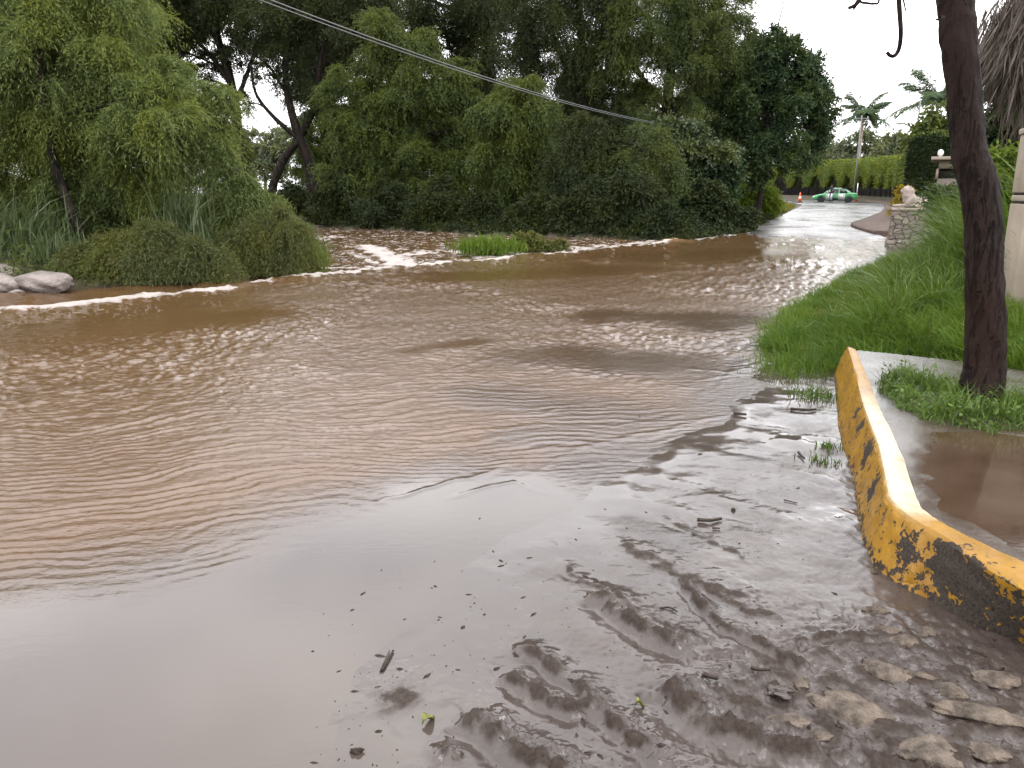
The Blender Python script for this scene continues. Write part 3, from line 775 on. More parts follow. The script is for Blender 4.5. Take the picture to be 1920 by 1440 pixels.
def crown_leaves(blobs, S, M, slen, droop, L, W, rng, out=.8, spread=.6, shell=.5, flat=.85, cs=.30):
    """every bough blob carries many smaller leaf clumps with gaps between them"""
    B = np.asarray(blobs, float)
    C = []
    for b in B:
        K = max(5, int(15 * (.30 / cs) ** 2 * rng.uniform(.8, 1.2)))
        d = norm(rng.normal(0, 1, (K, 3)) + np.array([0, 0, .12]))
        rad = b[3] * (shell + (1.08 - shell) * rng.random(K) ** .6)
        c = b[:3] + d * rad[:, None] * np.array([1, 1, flat])
        C.append(np.column_stack([c, b[3] * cs * rng.uniform(.6, 1.35, K), np.repeat(b[None, :3], K, 0)]))
    C = np.concatenate(C)
    w = C[:, 3] ** 1.8; idx = rng.choice(len(C), S, p=w / w.sum())
    g = norm(rng.normal(0, 1, (S, 3))) * (rng.random(S) ** .45)[:, None]
    p = C[idx, :3] + g * C[idx, 3][:, None] * np.array([1.1, 1.1, .75])
    o = norm(C[idx, :3] - C[idx, 4:7])
    d0 = norm(g * out * .9 + o * .45 + rng.normal(0, .35, (S, 3)) + np.array([0, 0, -.22 * droop]))
    p = p - d0 * slen * .35
    return strands(p, d0, S, M, slen, droop, L, W, rng, spread)

def limb(a, b, r0, r1, rng, sag=.1, n=9):
    a = np.asarray(a, float); b = np.asarray(b, float)
    l = np.linalg.norm(b - a); m = (a + b) / 2 + rng.normal(0, .07, 3) * l; m[2] += sag * l
    q = spline([a, m, b], n)
    return q, np.linspace(r0, r1, n)

def tree(name, label, cat, group, trunks, blobs, mat, bark='dark_bark', S=3000, M=12, slen=.6, droop=.5, L=.12, W=.03, seed=0, out=.8, shell=.45, cs=.30,
         spread=.6, flat=.85, limbs=True, dy=.6, lr=.35, extra=None, floor=None):
    """trunks: list of (world points, base radius, tip radius); blobs: list of world (x, y, z, r)"""
    rng = np.random.default_rng(seed)
    base = np.array(trunks[0][0][0], float) if trunks else np.array([*np.mean([b[:2] for b in blobs], axis=0), min(b[2] - b[3] for b in blobs)])
    root = empty(name, base); tag(root, label, cat, group)
    B = np.array(blobs, float)
    if dy: B[:, 1] += rng.uniform(-1, 1, len(B)) * dy * B[:, 3]
    if trunks:
        mb = MB(); allp = []
        for i, (pts, r0, r1) in enumerate(trunks):
            q = spline(pts, 26); rr = np.linspace(r0, r1, 26) * (1 + .45 * np.exp(-np.arange(26) / 1.6) * (i == 0))
            mb.tube(q, rr, 10, True, .18, seed + i); allp += [(q[k], rr[k]) for k in range(6, 26)]
        if limbs:
            A = np.array([a for a, _ in allp])
            for b in B:
                dd = np.linalg.norm(A - b[:3], axis=1) + np.maximum(A[:, 2] - b[2] + b[3] * .3, 0) * 1.2
                k = int(np.argmin(dd)); r = min(allp[k][1] * .6, b[3] * .09)
                q, rr = limb(A[k], b[:3], r, r * .3, rng); mb.tube(q, rr, 6, True, .1, seed)
                for j in range(4):
                    e = b[:3] + norm(rng.normal(0, 1, 3) + np.array([0, 0, .2])) * b[3] * .8
                    s0 = q[rng.integers(4, 9)]
                    q2, r2 = limb(s0, e, r * .38, r * .1, rng, .05, 6); mb.tube(q2, r2, 5, False)
        mb.build('trunk', M_(bark), root, smooth=True)
    p, d, l, w = crown_leaves(B, S, M, slen, droop, L, W, rng, out, spread, shell, flat, cs)
    if floor is not None:
        k = p[:, 2] > floor + .02; p, d, l, w = p[k], d[k], l[k], w[k]
    V, Fq = leaf_quads(p, d, l, w, rng)
    mesh_np('crown', V, Fq, M_(mat), root)
    return root
def M_(n): return M[n]

def PB(Y, *lst):
    """(px, py, radius px) at distance Y -> world blobs"""
    return [tuple(dp(a, b, Y)) + (r * Y / F,) for a, b, r in lst]
def PT(Y, *px, base=None):
    q = [dp(a, b, Y) for a, b in px]
    if base is not None: q[0][2] = base
    return q

def copy_thing(root, loc, rz, sc, label, group=None):
    r = root.copy(); COL.objects.link(r); r.location = [float(v) for v in loc]; r.rotation_euler = (0, 0, rz)
    r.scale = (sc, sc, sc); r['label'] = label
    if group: r['group'] = group
    for ch in list(root.children):
        c = ch.copy(); COL.objects.link(c); c.parent = r
    return r

def blades(p, h, lean, w, seg, rng, curve=1.0):
    """grass or reed blades: p base, h height, lean vectors (n,2) -> quad strips"""
    n = len(p)
    t = np.linspace(0, 1, seg + 1)
    az = rng.uniform(0, 2 * PI, n)
    side = np.stack([np.cos(az), np.sin(az), np.zeros(n)], -1)
    V = np.empty((n, seg + 1, 2, 3), np.float32)
    for i, s in enumerate(t):
        c = p.copy()
        c[:, :2] += lean * (s ** 2 * curve)[..., None] if np.ndim(s) else lean * (s ** 2) * curve
        c[:, 2] += h * (s - .38 * s ** 2.6 * np.clip(np.linalg.norm(lean, axis=1) / np.maximum(h, .01), 0, 1.6))
        ww = (w * (1 - s ** 1.6) + w * .06)[:, None]
        V[:, i, 0] = c - side * ww * .5; V[:, i, 1] = c + side * ww * .5
    a = np.arange(n)[:, None] * (2 * (seg + 1)) + np.arange(seg)[None] * 2
    Fq = np.stack([a, a + 1, a + 3, a + 2], -1).reshape(-1, 4)
    return V.reshape(-1, 3), Fq

def scatter(poly, n, rng, margin=0.0):
    q = np.asarray(poly, float)[:, :2]; lo, hi = q.min(0), q.max(0); out = []
    tot = 0
    while tot < n:
        p = rng.uniform(lo, hi, (n * 2, 2)); p = p[inpoly(p[:, 0], p[:, 1], q)]; out.append(p); tot += len(p)
    return np.concatenate(out)[:n]

leafmat('grey_leaf', [(.04, .06, .025), (.06, .085, .03), (.05, .07, .03), (.07, .09, .03)], trans=.25)
# ---- left bank: willows hanging over the water
G1 = 'willows on the left bank'
Y = 16.0
tree('willow_tree', 'tall feathery yellow-green willow with a thin dark trunk, at the left edge of the river', 'tree', G1,
     [(PT(Y, (168, 500), (150, 440), (128, 380), (103, 310), (88, 240), (78, 170), (70, 80), (80, 10), (85, -60), base=-.1), .10, .035), (PT(Y, (84, 215), (130, 213), (190, 200), (235, 175)), .03, .012), (PT(Y, (76, 130), (40, 60), (0, 0)), .03, .012)],
     PB(Y + .7, (60, 60, 120), (160, 40, 105), (215, 85, 55), (30, 170, 120), (120, 150, 110), (205, 140, 55), (90, -15, 95), (195, -5, 65), (0, -30, 105), (-80, 60, 140), (-90, 200, 140), (60, 250, 80), (140, 240, 60)),
     'willow_leaf', S=15000, M=20, slen=.6, droop=1.0, L=.11, W=.017, seed=1, spread=.45, shell=.3, dy=.9, cs=.24)
Y = 17.0
tree('willow_tree', 'bushy yellow-green willow leaning out over the river beside the tall thin-trunked one', 'tree', G1,
     [(PT(Y, (300, 500), (285, 430), (290, 360), (300, 300), (330, 230), base=-.05), .09, .03)],
     PB(Y, (320, 165, 58), (285, 160, 45), (360, 200, 62), (300, 235, 85), (385, 235, 48), (240, 310, 70), (210, 250, 70), (395, 270, 38), (340, 290, 55), (340, 130, 26), (415, 255, 24), (290, 340, 55), (150, 340, 60)),
     'willow_leaf', S=9500, M=20, slen=.5, droop=.9, L=.11, W=.017, seed=2, spread=.45, shell=.3, dy=.9, cs=.28)
Y = 17.3
tree('willow_tree', 'low drooping willow with a bright tip at the river end of the left bank', 'tree', G1,
     [(PT(Y, (470, 520), (462, 470), (458, 420), (460, 360), base=-.1), .05, .02)],
     PB(Y, (462, 345, 26), (470, 370, 34), (448, 400, 42), (500, 400, 38), (525, 440, 36), (470, 450, 55), (545, 470, 26), (420, 450, 50), (400, 400, 40)),
     'willow_leaf', S=4600, M=18, slen=.6, droop=1.3, L=.11, W=.016, seed=3, spread=.42, shell=.25)
Y = 16.4
tree('willow_shrub', 'olive brown willow branches trailing in the flood water at the bank corner', 'shrub', 'trailing willow shrubs',
     [(PT(Y, (520, 530), (500, 480), (515, 430)), .03, .01)],
     PB(Y, (500, 415, 36), (525, 398, 24), (470, 440, 46), (550, 440, 28), (430, 465, 44), (500, 455, 44), (540, 470, 34), (560, 500, 28), (585, 505, 16), (510, 490, 40), (470, 500, 45), (490, 450, 38), (530, 430, 22), (440, 505, 34), (575, 500, 18)),
     'olive_leaf', S=8500, M=20, slen=.75, droop=1.5, L=.095, W=.013, seed=4, floor=-.04, spread=.45, shell=.15, cs=.62)
Y = 14.9
tree('willow_shrub', 'low olive willow shrub trailing in the water behind the pale rocks', 'shrub', 'trailing willow shrubs',
     [(PT(Y, (260, 540), (250, 500), (260, 470)), .03, .01)],
     PB(Y, (200, 455, 34), (255, 450, 38), (315, 458, 38), (365, 478, 34), (150, 478, 32), (420, 490, 30), (175, 505, 36), (230, 490, 42), (290, 500, 40), (345, 500, 36), (250, 525, 30), (310, 525, 28), (195, 470, 30), (140, 515, 22), (390, 510, 24)),
     'olive_leaf', S=9500, M=20, slen=.75, droop=1.4, L=.095, W=.013, seed=5, floor=-.04, spread=.45, shell=.15, cs=.62)
Y = 17.8
tree('willow_tree', 'drooping green willow filling the middle of the left bank below the bushy one', 'tree', G1,
     [(PT(Y, (200, 500), (210, 420), (190, 340)), .06, .02)],
     PB(Y, (60, 330, 85), (150, 380, 80), (250, 410, 75), (330, 430, 70), (20, 430, 85), (120, 460, 70), (220, 470, 60), (370, 380, 50), (-70, 380, 100), (390, 470, 45)),
     'midgreen_leaf', S=11000, M=18, slen=.6, droop=1.1, L=.115, W=.018, seed=6, spread=.45, shell=.3, dy=.9, cs=.26)

def reed_clump(label, px, py, Yd, n, h, spread, lean, seed, mat='reed_blade', w=.028, name='reed_clump', cat='reeds', group='tall reeds on the left bank', base=None):
    rng = np.random.default_rng(seed)
    c = dp(px, py, Yd)
    if base is None: base = gz(c[0], c[1])
    base = max(base, -.08)
    root = (c[0], c[1], base)
    p = np.zeros((n, 3)); p[:, 0] = c[0] + rng.normal(0, spread, n); p[:, 1] = c[1] + rng.normal(0, spread * .7, n)
    p[:, 2] = base + rng.uniform(0, .55, n) * h * .8
    hh = h * rng.uniform(.45, 1.0, n) * (.75 + .4 * np.clip(fbm(p[:, 0] * 2.2, p[:, 1] * 2.2, 2, seed), -.8, .8)) - (p[:, 2] - base) * .6
    a = rng.uniform(0, 2 * PI, n); le = np.stack([np.cos(a), np.sin(a)], -1) * (hh * rng.uniform(.2, .8, n))[:, None] + np.array(lean) * hh[:, None]
    V, Fq = blades(p, hh, le, w * rng.uniform(.6, 1.3, n), 5, rng)
    o = mesh_np(name, V - np.array(root), Fq, M[mat]); o.location = root
    return tag(o, label, cat, group)
reed_clump('pale arching giant reeds between the two left willows', 345, 430, 16.0, 420, 2.1, .30, (.25, -.1), 21)
reed_clump('grey-green reeds at the left picture edge below the tall willow', 35, 430, 15.6, 420, 1.7, .5, (.45, 0), 22)
reed_clump('dark reeds standing behind the thin willow trunk near the water', 100, 505, 15.2, 360, .9, .35, (.3, -.1), 23)
reed_clump('upright reeds near the water below the middle willow', 300, 500, 15.6, 330, .85, .42, (.1, -.2), 24)
reed_clump('short green reeds at the outermost tip of the left bank', 588, 498, 17.4, 320, .62, .16, (.25, -.2), 25, mat='grass_blade', w=.02)
reed_clump('thin reeds rising behind the trailing willow at the bank corner', 545, 415, 22, 120, .7, .2, (.05, 0), 26)
reed_clump('reeds in shade between the low willow and the bushy one', 415, 470, 16.9, 240, .9, .3, (.3, -.1), 27)

# ---- far bank
G2 = 'dark trees on the far bank'
def zb(px, Yd):
    c = dp(px, 400, Yd); return gz(c[0], c[1])
Y = 50
tA = tree('dark_tree', 'dark tall tree behind the bushy left willow, crown filling the top', 'tree', G2,
     [(PT(Y, (455, 420), (452, 330), (445, 240), (432, 150), (405, 60), (395, -10), base=zb(455, Y)), .45, .15), (PT(Y, (436, 165), (400, 110), (350, 60), (300, 20)), .16, .06), (PT(Y, (440, 200), (470, 120), (500, 40)), .16, .06)],
     PB(Y, (300, 50, 60), (350, 20, 70), (420, 40, 60), (460, 80, 45), (390, 130, 35), (300, -20, 65), (420, -25, 65), (520, -15, 60), (350, 150, 30), (290, 110, 40), (250, 30, 60)),
     'dark_leaf', S=9500, M=18, slen=.9, droop=.6, L=.18, W=.045, seed=31)
Y = 46
tree('dark_tree', 'forked dark tree with crooked limbs against the pale sky gap', 'tree', G2,
     [(PT(Y, (585, 415), (588, 370), (580, 310), (565, 265), (545, 205), (535, 130), (545, 60), (550, 0), base=zb(585, Y)), .36, .12),
      (PT(Y, (562, 262), (530, 235), (500, 205), (478, 170), (470, 120)), .15, .06), (PT(Y, (515, 340), (535, 295), (562, 262)), .22, .18), (PT(Y, (560, 262), (590, 200), (600, 120), (620, 40)), .2, .08), (PT(Y, (500, 395), (515, 340), (530, 300)), .25, .22),
      (PT(Y, (540, 180), (500, 120), (450, 90)), .1, .04), (PT(Y, (536, 140), (580, 130), (640, 100)), .1, .04)],
     PB(Y, (540, 110, 32), (590, 60, 50), (520, 30, 55), (640, 60, 55), (600, -10, 60), (700, 30, 60), (480, 60, 35), (560, 150, 22), (640, 130, 35), (500, 140, 24), (465, 195, 26), (600, 215, 26), (530, 170, 16), (545, -15, 60), (680, -20, 65), (600, 170, 30), (630, 220, 35)),
     'dark_leaf', S=6500, M=17, slen=.8, droop=.6, L=.17, W=.042, seed=32)
G3 = 'lighter green trees at the far water edge'
Y = 41
tB = tree('leafy_tree', 'broad lighter green tree in the middle of the far bank, left of its rounder neighbour', 'tree', G3,
     [(PT(Y, (740, 425), (735, 370), (745, 300), (750, 200), (745, 110), base=zb(740, Y)), .32, .1)],
     PB(Y, (690, 130, 55), (640, 190, 42), (735, 180, 62), (790, 225, 62), (850, 200, 48), (820, 285, 62), (760, 285, 60), (885, 320, 48), (700, 235, 50), (870, 150, 40), (720, 70, 45), (770, 110, 50), (820, 150, 45), (660, 240, 34), (840, 350, 40), (900, 250, 40), (690, 300, 45), (650, 320, 36), (710, 355, 36), (660, 280, 40), (830, 400, 26), (780, 360, 38), (865, 385, 32), (735, 395, 28)),
     'midgreen_leaf', S=19000, M=18, slen=.8, droop=.8, L=.16, W=.04, seed=33, spread=.5, shell=.35)
Y = 37.5
tree('leafy_tree', 'rounded lighter green willow-like tree right of the broad one, hanging above the water', 'tree', G3,
     [(PT(Y, (960, 430), (965, 370), (975, 300), (985, 220), base=zb(960, Y)), .28, .1)],
     PB(Y, (985, 185, 36), (1010, 215, 34), (950, 215, 48), (1000, 260, 44), (930, 280, 48), (985, 310, 50), (1020, 285, 26), (940, 340, 40), (1020, 345, 36), (1060, 345, 30), (1085, 310, 22), (1075, 360, 26), (1000, 375, 34), (1040, 400, 24), (960, 160, 24), (930, 395, 28), (985, 405, 26), (1065, 395, 20)),
     'midgreen_leaf', S=13000, M=18, slen=.8, droop=1.0, L=.16, W=.04, seed=34, spread=.5, shell=.35)
Y = 54
tC = tree('dark_tree', 'huge dark tree towering behind the lighter green trees', 'tree', G2,
     [(PT(Y, (850, 400), (850, 300), (860, 180), (870, 60), (875, -20), base=.6), .5, .2)],
     PB(Y, (760, 50, 60), (830, 90, 60), (900, 60, 70), (850, 0, 70), (930, 120, 60), (780, -20, 70), (900, -20, 75), (700, -5, 65), (980, 0, 65), (880, 150, 50), (820, 60, 60), (960, 60, 60)),
     'dark_leaf', S=11000, M=18, slen=1.0, droop=.7, L=.19, W=.048, seed=35)
Y = 42
tree('dark_tree', 'dark weeping tree with long hanging sprays right of the rounded green one', 'tree', G2,
     [(PT(Y, (1085, 430), (1085, 330), (1095, 200), (1090, 80), (1085, -10), base=.4), .4, .15), (PT(Y, (1092, 150), (1130, 60), (1140, 0)), .2, .08), (PT(Y, (1092, 170), (1050, 100), (1020, 30)), .2, .08)],
     PB(Y, (1040, 60, 55), (1110, 30, 60), (1060, 130, 45), (1130, 110, 50), (1100, 190, 50), (1060, 230, 45), (1130, 250, 55), (1080, 300, 45), (1010, 100, 45), (1040, -5, 62), (1130, -15, 65), (1150, 180, 40), (1160, 300, 40), (980, 60, 45)) + PB(34, (1085, 300, 45), (1130, 330, 42), (1060, 340, 36), (1110, 370, 34), (1160, 350, 36), (1100, 250, 45)),
     'dark_leaf', S=13500, M=20, slen=1.1, droop=1.2, L=.16, W=.036, seed=36)
Y = 42
tree('dark_tree', 'big feathery grey-green tree whose top reaches the open sky on the right', 'tree', G2,
     [(PT(Y, (1260, 420), (1255, 330), (1250, 220), (1260, 100), (1265, 10), base=.5), .45, .16), (PT(Y, (1254, 240), (1300, 150), (1340, 70)), .18, .06), (PT(Y, (1252, 200), (1200, 140), (1170, 60)), .18, .06)],
     PB(Y, (1230, 60, 55), (1290, 50, 60), (1350, 60, 50), (1380, 50, 28), (1210, 130, 55), (1280, 130, 60), (1350, 130, 50), (1180, 50, 50), (1200, 200, 45), (1260, 190, 40), (1170, 240, 45), (1300, -5, 60), (1210, -10, 60), (1150, 120, 45), (1370, 0, 36)) + PB(34, (1200, 280, 45), (1190, 340, 40), (1240, 310, 36), (1210, 380, 30)),
     'grey_leaf', S=13500, M=18, slen=.9, droop=.9, L=.15, W=.035, seed=37)
Y = 43
tree('roadside_tree', 'dense dark green tree on a slim dark trunk beside the far road', 'tree', None,
     [(PT(Y, (1420, 402), (1426, 360), (1434, 310), (1438, 250), (1440, 160), (1445, 90), base=zb(1420, Y)), .17, .06), (PT(Y, (1437, 270), (1480, 220), (1520, 180)), .08, .03), (PT(Y, (1455, 85), (1440, 120), (1437, 170)), .05, .05), (PT(Y, (1440, 110), (1455, 60), (1470, 0), (1465, -30)), .04, .015)],
     PB(Y, (1430, 120, 48), (1475, 115, 40), (1485, 185, 55), (1530, 175, 32), (1520, 235, 42), (1425, 220, 62), (1385, 265, 50), (1490, 280, 42), (1400, 175, 55), (1455, 75, 28), (1440, 290, 40), (1360, 200, 40), (1550, 215, 22), (1510, 130, 30), (1345, 290, 35), (1540, 260, 22), (1420, 330, 22)),
     'broad_leaf', S=10500, M=14, slen=.6, droop=.4, L=.17, W=.07, seed=38)
G4 = 'shrubs along the far bank'
Y = 38
tree('pale_shrub', 'pale grey-green shrub where the cable meets the trees', 'shrub', G4, [(PT(Y, (1275, 440), (1275, 360), (1270, 280), base=.1), .12, .05)],
     PB(Y, (1262, 250, 30), (1300, 262, 26), (1230, 275, 26), (1265, 300, 34), (1310, 310, 28), (1230, 330, 26), (1345, 290, 26)), 'pale_leaf', S=2600, M=12, slen=.6, droop=.3, L=.2, W=.09, seed=39)
tree('shrub', 'green leafy shrub with dangling shoots beside the far road edge', 'shrub', G4, [(PT(Y, (1330, 440), (1330, 380), (1335, 320), base=.1), .1, .04)],
     PB(Y, (1340, 330, 34), (1310, 350, 30), (1360, 320, 22), (1280, 370, 36), (1340, 370, 30), (1250, 380, 28), (1365, 290, 18)), 'broad_leaf', S=3000, M=12, slen=.7, droop=.6, L=.2, W=.09, seed=40)
Y = 34
tree('ivy_bush', 'dark ivy-covered stump standing at the water beside the road', 'shrub', G4, [(PT(Y, (1338, 450), (1338, 410), (1340, 370), base=-.1), .2, .1)],
     PB(Y, (1338, 370, 34), (1335, 405, 36), (1340, 432, 28), (1325, 385, 24), (1358, 400, 22)), 'dark_leaf', S=2800, M=10, slen=.4, droop=.6, L=.16, W=.09, seed=41)
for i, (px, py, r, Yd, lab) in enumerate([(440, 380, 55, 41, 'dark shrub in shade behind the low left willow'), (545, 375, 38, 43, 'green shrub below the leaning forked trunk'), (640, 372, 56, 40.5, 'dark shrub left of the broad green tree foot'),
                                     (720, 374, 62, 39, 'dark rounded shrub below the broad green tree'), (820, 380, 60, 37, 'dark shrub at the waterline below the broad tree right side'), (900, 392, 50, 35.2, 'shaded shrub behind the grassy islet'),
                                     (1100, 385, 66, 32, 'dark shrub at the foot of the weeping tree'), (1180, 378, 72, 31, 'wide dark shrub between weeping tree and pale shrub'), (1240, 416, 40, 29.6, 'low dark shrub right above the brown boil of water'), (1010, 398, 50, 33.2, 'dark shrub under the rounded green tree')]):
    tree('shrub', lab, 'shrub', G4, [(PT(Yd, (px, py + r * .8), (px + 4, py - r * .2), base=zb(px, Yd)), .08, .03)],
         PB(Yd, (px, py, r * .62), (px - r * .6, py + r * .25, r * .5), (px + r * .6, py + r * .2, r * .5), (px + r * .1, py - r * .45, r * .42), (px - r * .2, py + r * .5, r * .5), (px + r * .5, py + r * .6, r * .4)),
         'painted_shade_leaf' if i in (2, 5, 8) else 'dark_leaf', S=3400, M=13, slen=.6, droop=.6, L=.15, W=.05, seed=50 + i, floor=-.1)
# more of the wood behind: copies of the tall dark trees
bk = [(tA, 330, 62, 1.0, 1.2, 'dark tree seen in the gap left of the forked tree, far back'), (tC, 620, 70, 2.2, 1.05, 'dark tree far behind the forked tree'), 
      (tA, 1330, 62, 3.0, .8, 'dark tree far back behind the feathery grey-green tree'), 
      (tB, 150, 40, 2.0, 1.1, 'green tree far back behind the tall left willow'), (tB, -420, 30, 3.4, .9, 'green tree beyond the left picture edge behind the willows'), (tC, -60, 55, 1.5, 1.1, 'dark tree at the far left edge behind the willows'), (tB, 1390, 58, 1.0, .75, 'green tree far back behind the roadside tree')]
for s, px, Yd, rz, sc, lab in bk:
    c = dp(px, 380, Yd); copy_thing(s, (c[0], c[1], gz(c[0], c[1]) - .1), rz, sc, lab, 'trees far back in the wood')
for px, Yd, rz, sc, lab in [(610, 60, 1.1, .8, 'low tree far back right of the forked tree'), (700, 63, 2.6, .9, 'low tree far back behind the broad green tree'), (840, 61, 3.9, .85, 'low tree far back between the broad and the rounded green trees'),
                            (930, 64, 5.0, .95, 'low tree far back behind the rounded green tree'), (1060, 60, .4, .85, 'low tree far back behind the trunk of the weeping tree'), (1170, 62, 1.9, .9, 'low tree far back behind the wide dark shrub'), (1290, 60, 3.1, .8, 'low tree far back behind the pale shrub'), (440, 64, 4.4, .62, 'low tree far back under the dark tall tree')]:
    c = dp(px, 380, Yd); copy_thing(tB, (c[0], c[1], gz(c[0], c[1]) - .1), rz, sc, lab, 'trees far back in the wood')
# far hazy trees
G5 = 'distant hazy trees'
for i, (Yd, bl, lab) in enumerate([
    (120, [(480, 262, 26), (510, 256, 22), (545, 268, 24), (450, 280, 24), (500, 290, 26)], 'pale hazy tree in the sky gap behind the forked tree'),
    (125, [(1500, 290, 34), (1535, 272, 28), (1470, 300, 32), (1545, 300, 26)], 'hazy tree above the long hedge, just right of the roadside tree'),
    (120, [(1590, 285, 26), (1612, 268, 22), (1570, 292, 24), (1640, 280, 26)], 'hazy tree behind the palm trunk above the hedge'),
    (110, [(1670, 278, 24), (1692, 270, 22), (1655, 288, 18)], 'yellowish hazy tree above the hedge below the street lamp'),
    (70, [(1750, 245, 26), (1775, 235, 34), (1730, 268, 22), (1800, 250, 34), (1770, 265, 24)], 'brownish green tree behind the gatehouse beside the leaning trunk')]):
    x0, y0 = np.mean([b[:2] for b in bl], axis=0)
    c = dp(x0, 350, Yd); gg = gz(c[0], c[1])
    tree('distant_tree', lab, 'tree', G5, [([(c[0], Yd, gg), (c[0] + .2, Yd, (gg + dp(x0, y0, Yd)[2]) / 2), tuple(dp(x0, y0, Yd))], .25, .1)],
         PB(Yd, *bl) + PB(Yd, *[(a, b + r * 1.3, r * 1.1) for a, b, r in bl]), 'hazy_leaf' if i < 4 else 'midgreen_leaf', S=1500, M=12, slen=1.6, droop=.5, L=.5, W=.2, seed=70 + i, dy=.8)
# dark trees on the right behind the gate
Y = 15
tree('dark_tree', 'dark tree on the right between the leaning trunk and the gate pillar', 'tree', None, [(PT(Y, (1900, 420), (1900, 300), (1890, 220), (1885, 160), base=.9), .12, .05)],
     PB(Y, (1885, 185, 35), (1870, 240, 40), (1910, 230, 40), (1890, 290, 36), (1930, 160, 40), (1960, 260, 60), (1850, 290, 28), (1990, 180, 50)), 'broad_leaf', S=3200, M=13, slen=.4, droop=.5, L=.11, W=.05, seed=81)
Y = 10.5
tree('creeper_bush', 'bright green creeper bush left of the gate pillar', 'shrub', None, [(PT(Y, (1890, 460), (1888, 390), base=.9), .03, .01)],
     PB(Y, (1878, 300, 18), (1890, 330, 28), (1868, 350, 24), (1895, 380, 30), (1872, 400, 26), (1890, 440, 30), (1870, 450, 26), (1900, 290, 14)), 'vine_leaf', S=1900, M=10, slen=.22, droop=.4, L=.06, W=.035, seed=82)
reed_clump('long pale cane leaves sticking out left of the gate pillar', 1925, 330, 9.5, 40, 1.0, .25, (-1.0, .1), 83, w=.018, name='cane_leaves', cat='cane', group=None, base=1.4)
Y = 22
tree('shrub', 'dark green shrub beside the lion pillar in front of the gatehouse', 'shrub', None, [(PT(Y, (1780, 440), (1780, 380), base=.9), .06, .02)],
     PB(Y, (1770, 372, 22), (1800, 365, 26), (1785, 395, 24), (1820, 380, 26), (1760, 395, 14), (1840, 350, 24)), 'broad_leaf', S=1500, M=12, slen=.35, droop=.4, L=.11, W=.05, seed=84)
Y = 26
tree('shrub', 'shrub with yellow leaves just left of the stone lion', 'shrub', None, [(PT(Y, (1690, 440), (1692, 370), base=.3), .04, .02)],
     PB(Y, (1692, 358, 9), (1688, 372, 11), (1698, 380, 10), (1684, 392, 8)), 'yellow_leaf', S=300, M=10, slen=.25, droop=.4, L=.1, W=.05, seed=85)
tree('roadside_canes', 'light green cane thicket at the foot of the roadside tree', 'shrub', None, [],
     PB(47, (1418, 372, 20), (1436, 362, 14), (1400, 368, 20), (1440, 382, 14), (1410, 392, 16)), 'vine_leaf', S=1300, M=12, slen=.8, droop=.6, L=.3, W=.05, seed=86)
tree('shrub', 'dark bush low at the left edge of the far road', 'shrub', G4, [], PB(33.5, (1385, 425, 14), (1395, 425, 16), (1372, 430, 16), (1405, 405, 12)), 'dark_leaf', S=900, M=12, slen=.4, droop=.5, L=.18, W=.07, seed=87)

# ---- undergrowth on the banks (nobody could count it)
def undergrowth(label, line, n, depth, hmax, mat, L, W, seed, side=1):
    rng = np.random.default_rng(seed)
    q = spline([(*p, 0) for p in line], 400); T = norm(np.gradient(q, axis=0)); N = np.stack([-T[:, 1], T[:, 0], T[:, 2] * 0], -1) * side
    seg = np.concatenate([[0], np.cumsum(np.linalg.norm(np.diff(q, axis=0), axis=1))]); k = np.clip(np.searchsorted(seg, rng.uniform(0, seg[-1], n)), 0, 399)
    t = rng.random(n) ** 1.3 * depth + .12
    p = q[k] + N[k] * t[:, None] + rng.normal(0, .12, (n, 3))
    hm = hmax * (.25 + .75 * sstep(-.3, depth * .5, t)) * (.55 + .6 * np.clip(fbm(p[:, 0] * .5, p[:, 1] * .5, 3, seed), -.7, 1))
    p[:, 2] = np.maximum(ground_h(p[:, 0], p[:, 1]), -.08) + rng.random(n) * hm
    d0 = norm(rng.normal(0, .6, (n, 3)) - N[k] * .1 + np.array([0, 0, .35]))
    a = strands(p, d0, n, 11, .45, .9, L, W, rng, .6)
    V, Fq = leaf_quads(*a, rng)
    V = V.reshape(-1, 4, 3); kp = V[..., 2].min(1) > -.13; V = V[kp].reshape(-1, 3); Fq = np.arange(len(V)).reshape(-1, 4)
    tag(mesh_np('undergrowth', V, Fq, M[mat]), label, 'undergrowth', kind='stuff')
undergrowth('dark tangled undergrowth along the far waterline below the trees', FARBANK[4:], 8000, 5.0, .75, 'painted_shade_leaf', .15, .05, 141, -1)
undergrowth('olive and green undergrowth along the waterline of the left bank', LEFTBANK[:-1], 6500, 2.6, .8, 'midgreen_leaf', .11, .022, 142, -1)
undergrowth('dark growth on the low bank at the left edge of the far road', [(9.0, 31.5), (12.0, 38.5), (15.0, 46), (19.6, 57)], 2600, 2.2, .5, 'painted_shade_leaf', .15, .05, 143, 1)

# ---- grass islet in the stream with wreckage of branches
reed_clump('bright green grass islet standing in the rapids', 915, 468, 21.8, 1700, .72, .42, (.15, -.1), 91, mat='grass_blade', w=.026, name='grass_islet', cat='grass tuft', group=None, base=-.12)
tree('drift_bush', 'grey-green drift bush caught beside the grass islet', 'shrub', None, [], PB(22.3, (990, 452, 13), (1010, 460, 13), (1035, 462, 11), (1052, 458, 10), (975, 445, 9), (1000, 440, 8)),
     'olive_leaf', S=800, M=12, slen=.35, droop=.6, L=.1, W=.025, seed=92, floor=-.12)

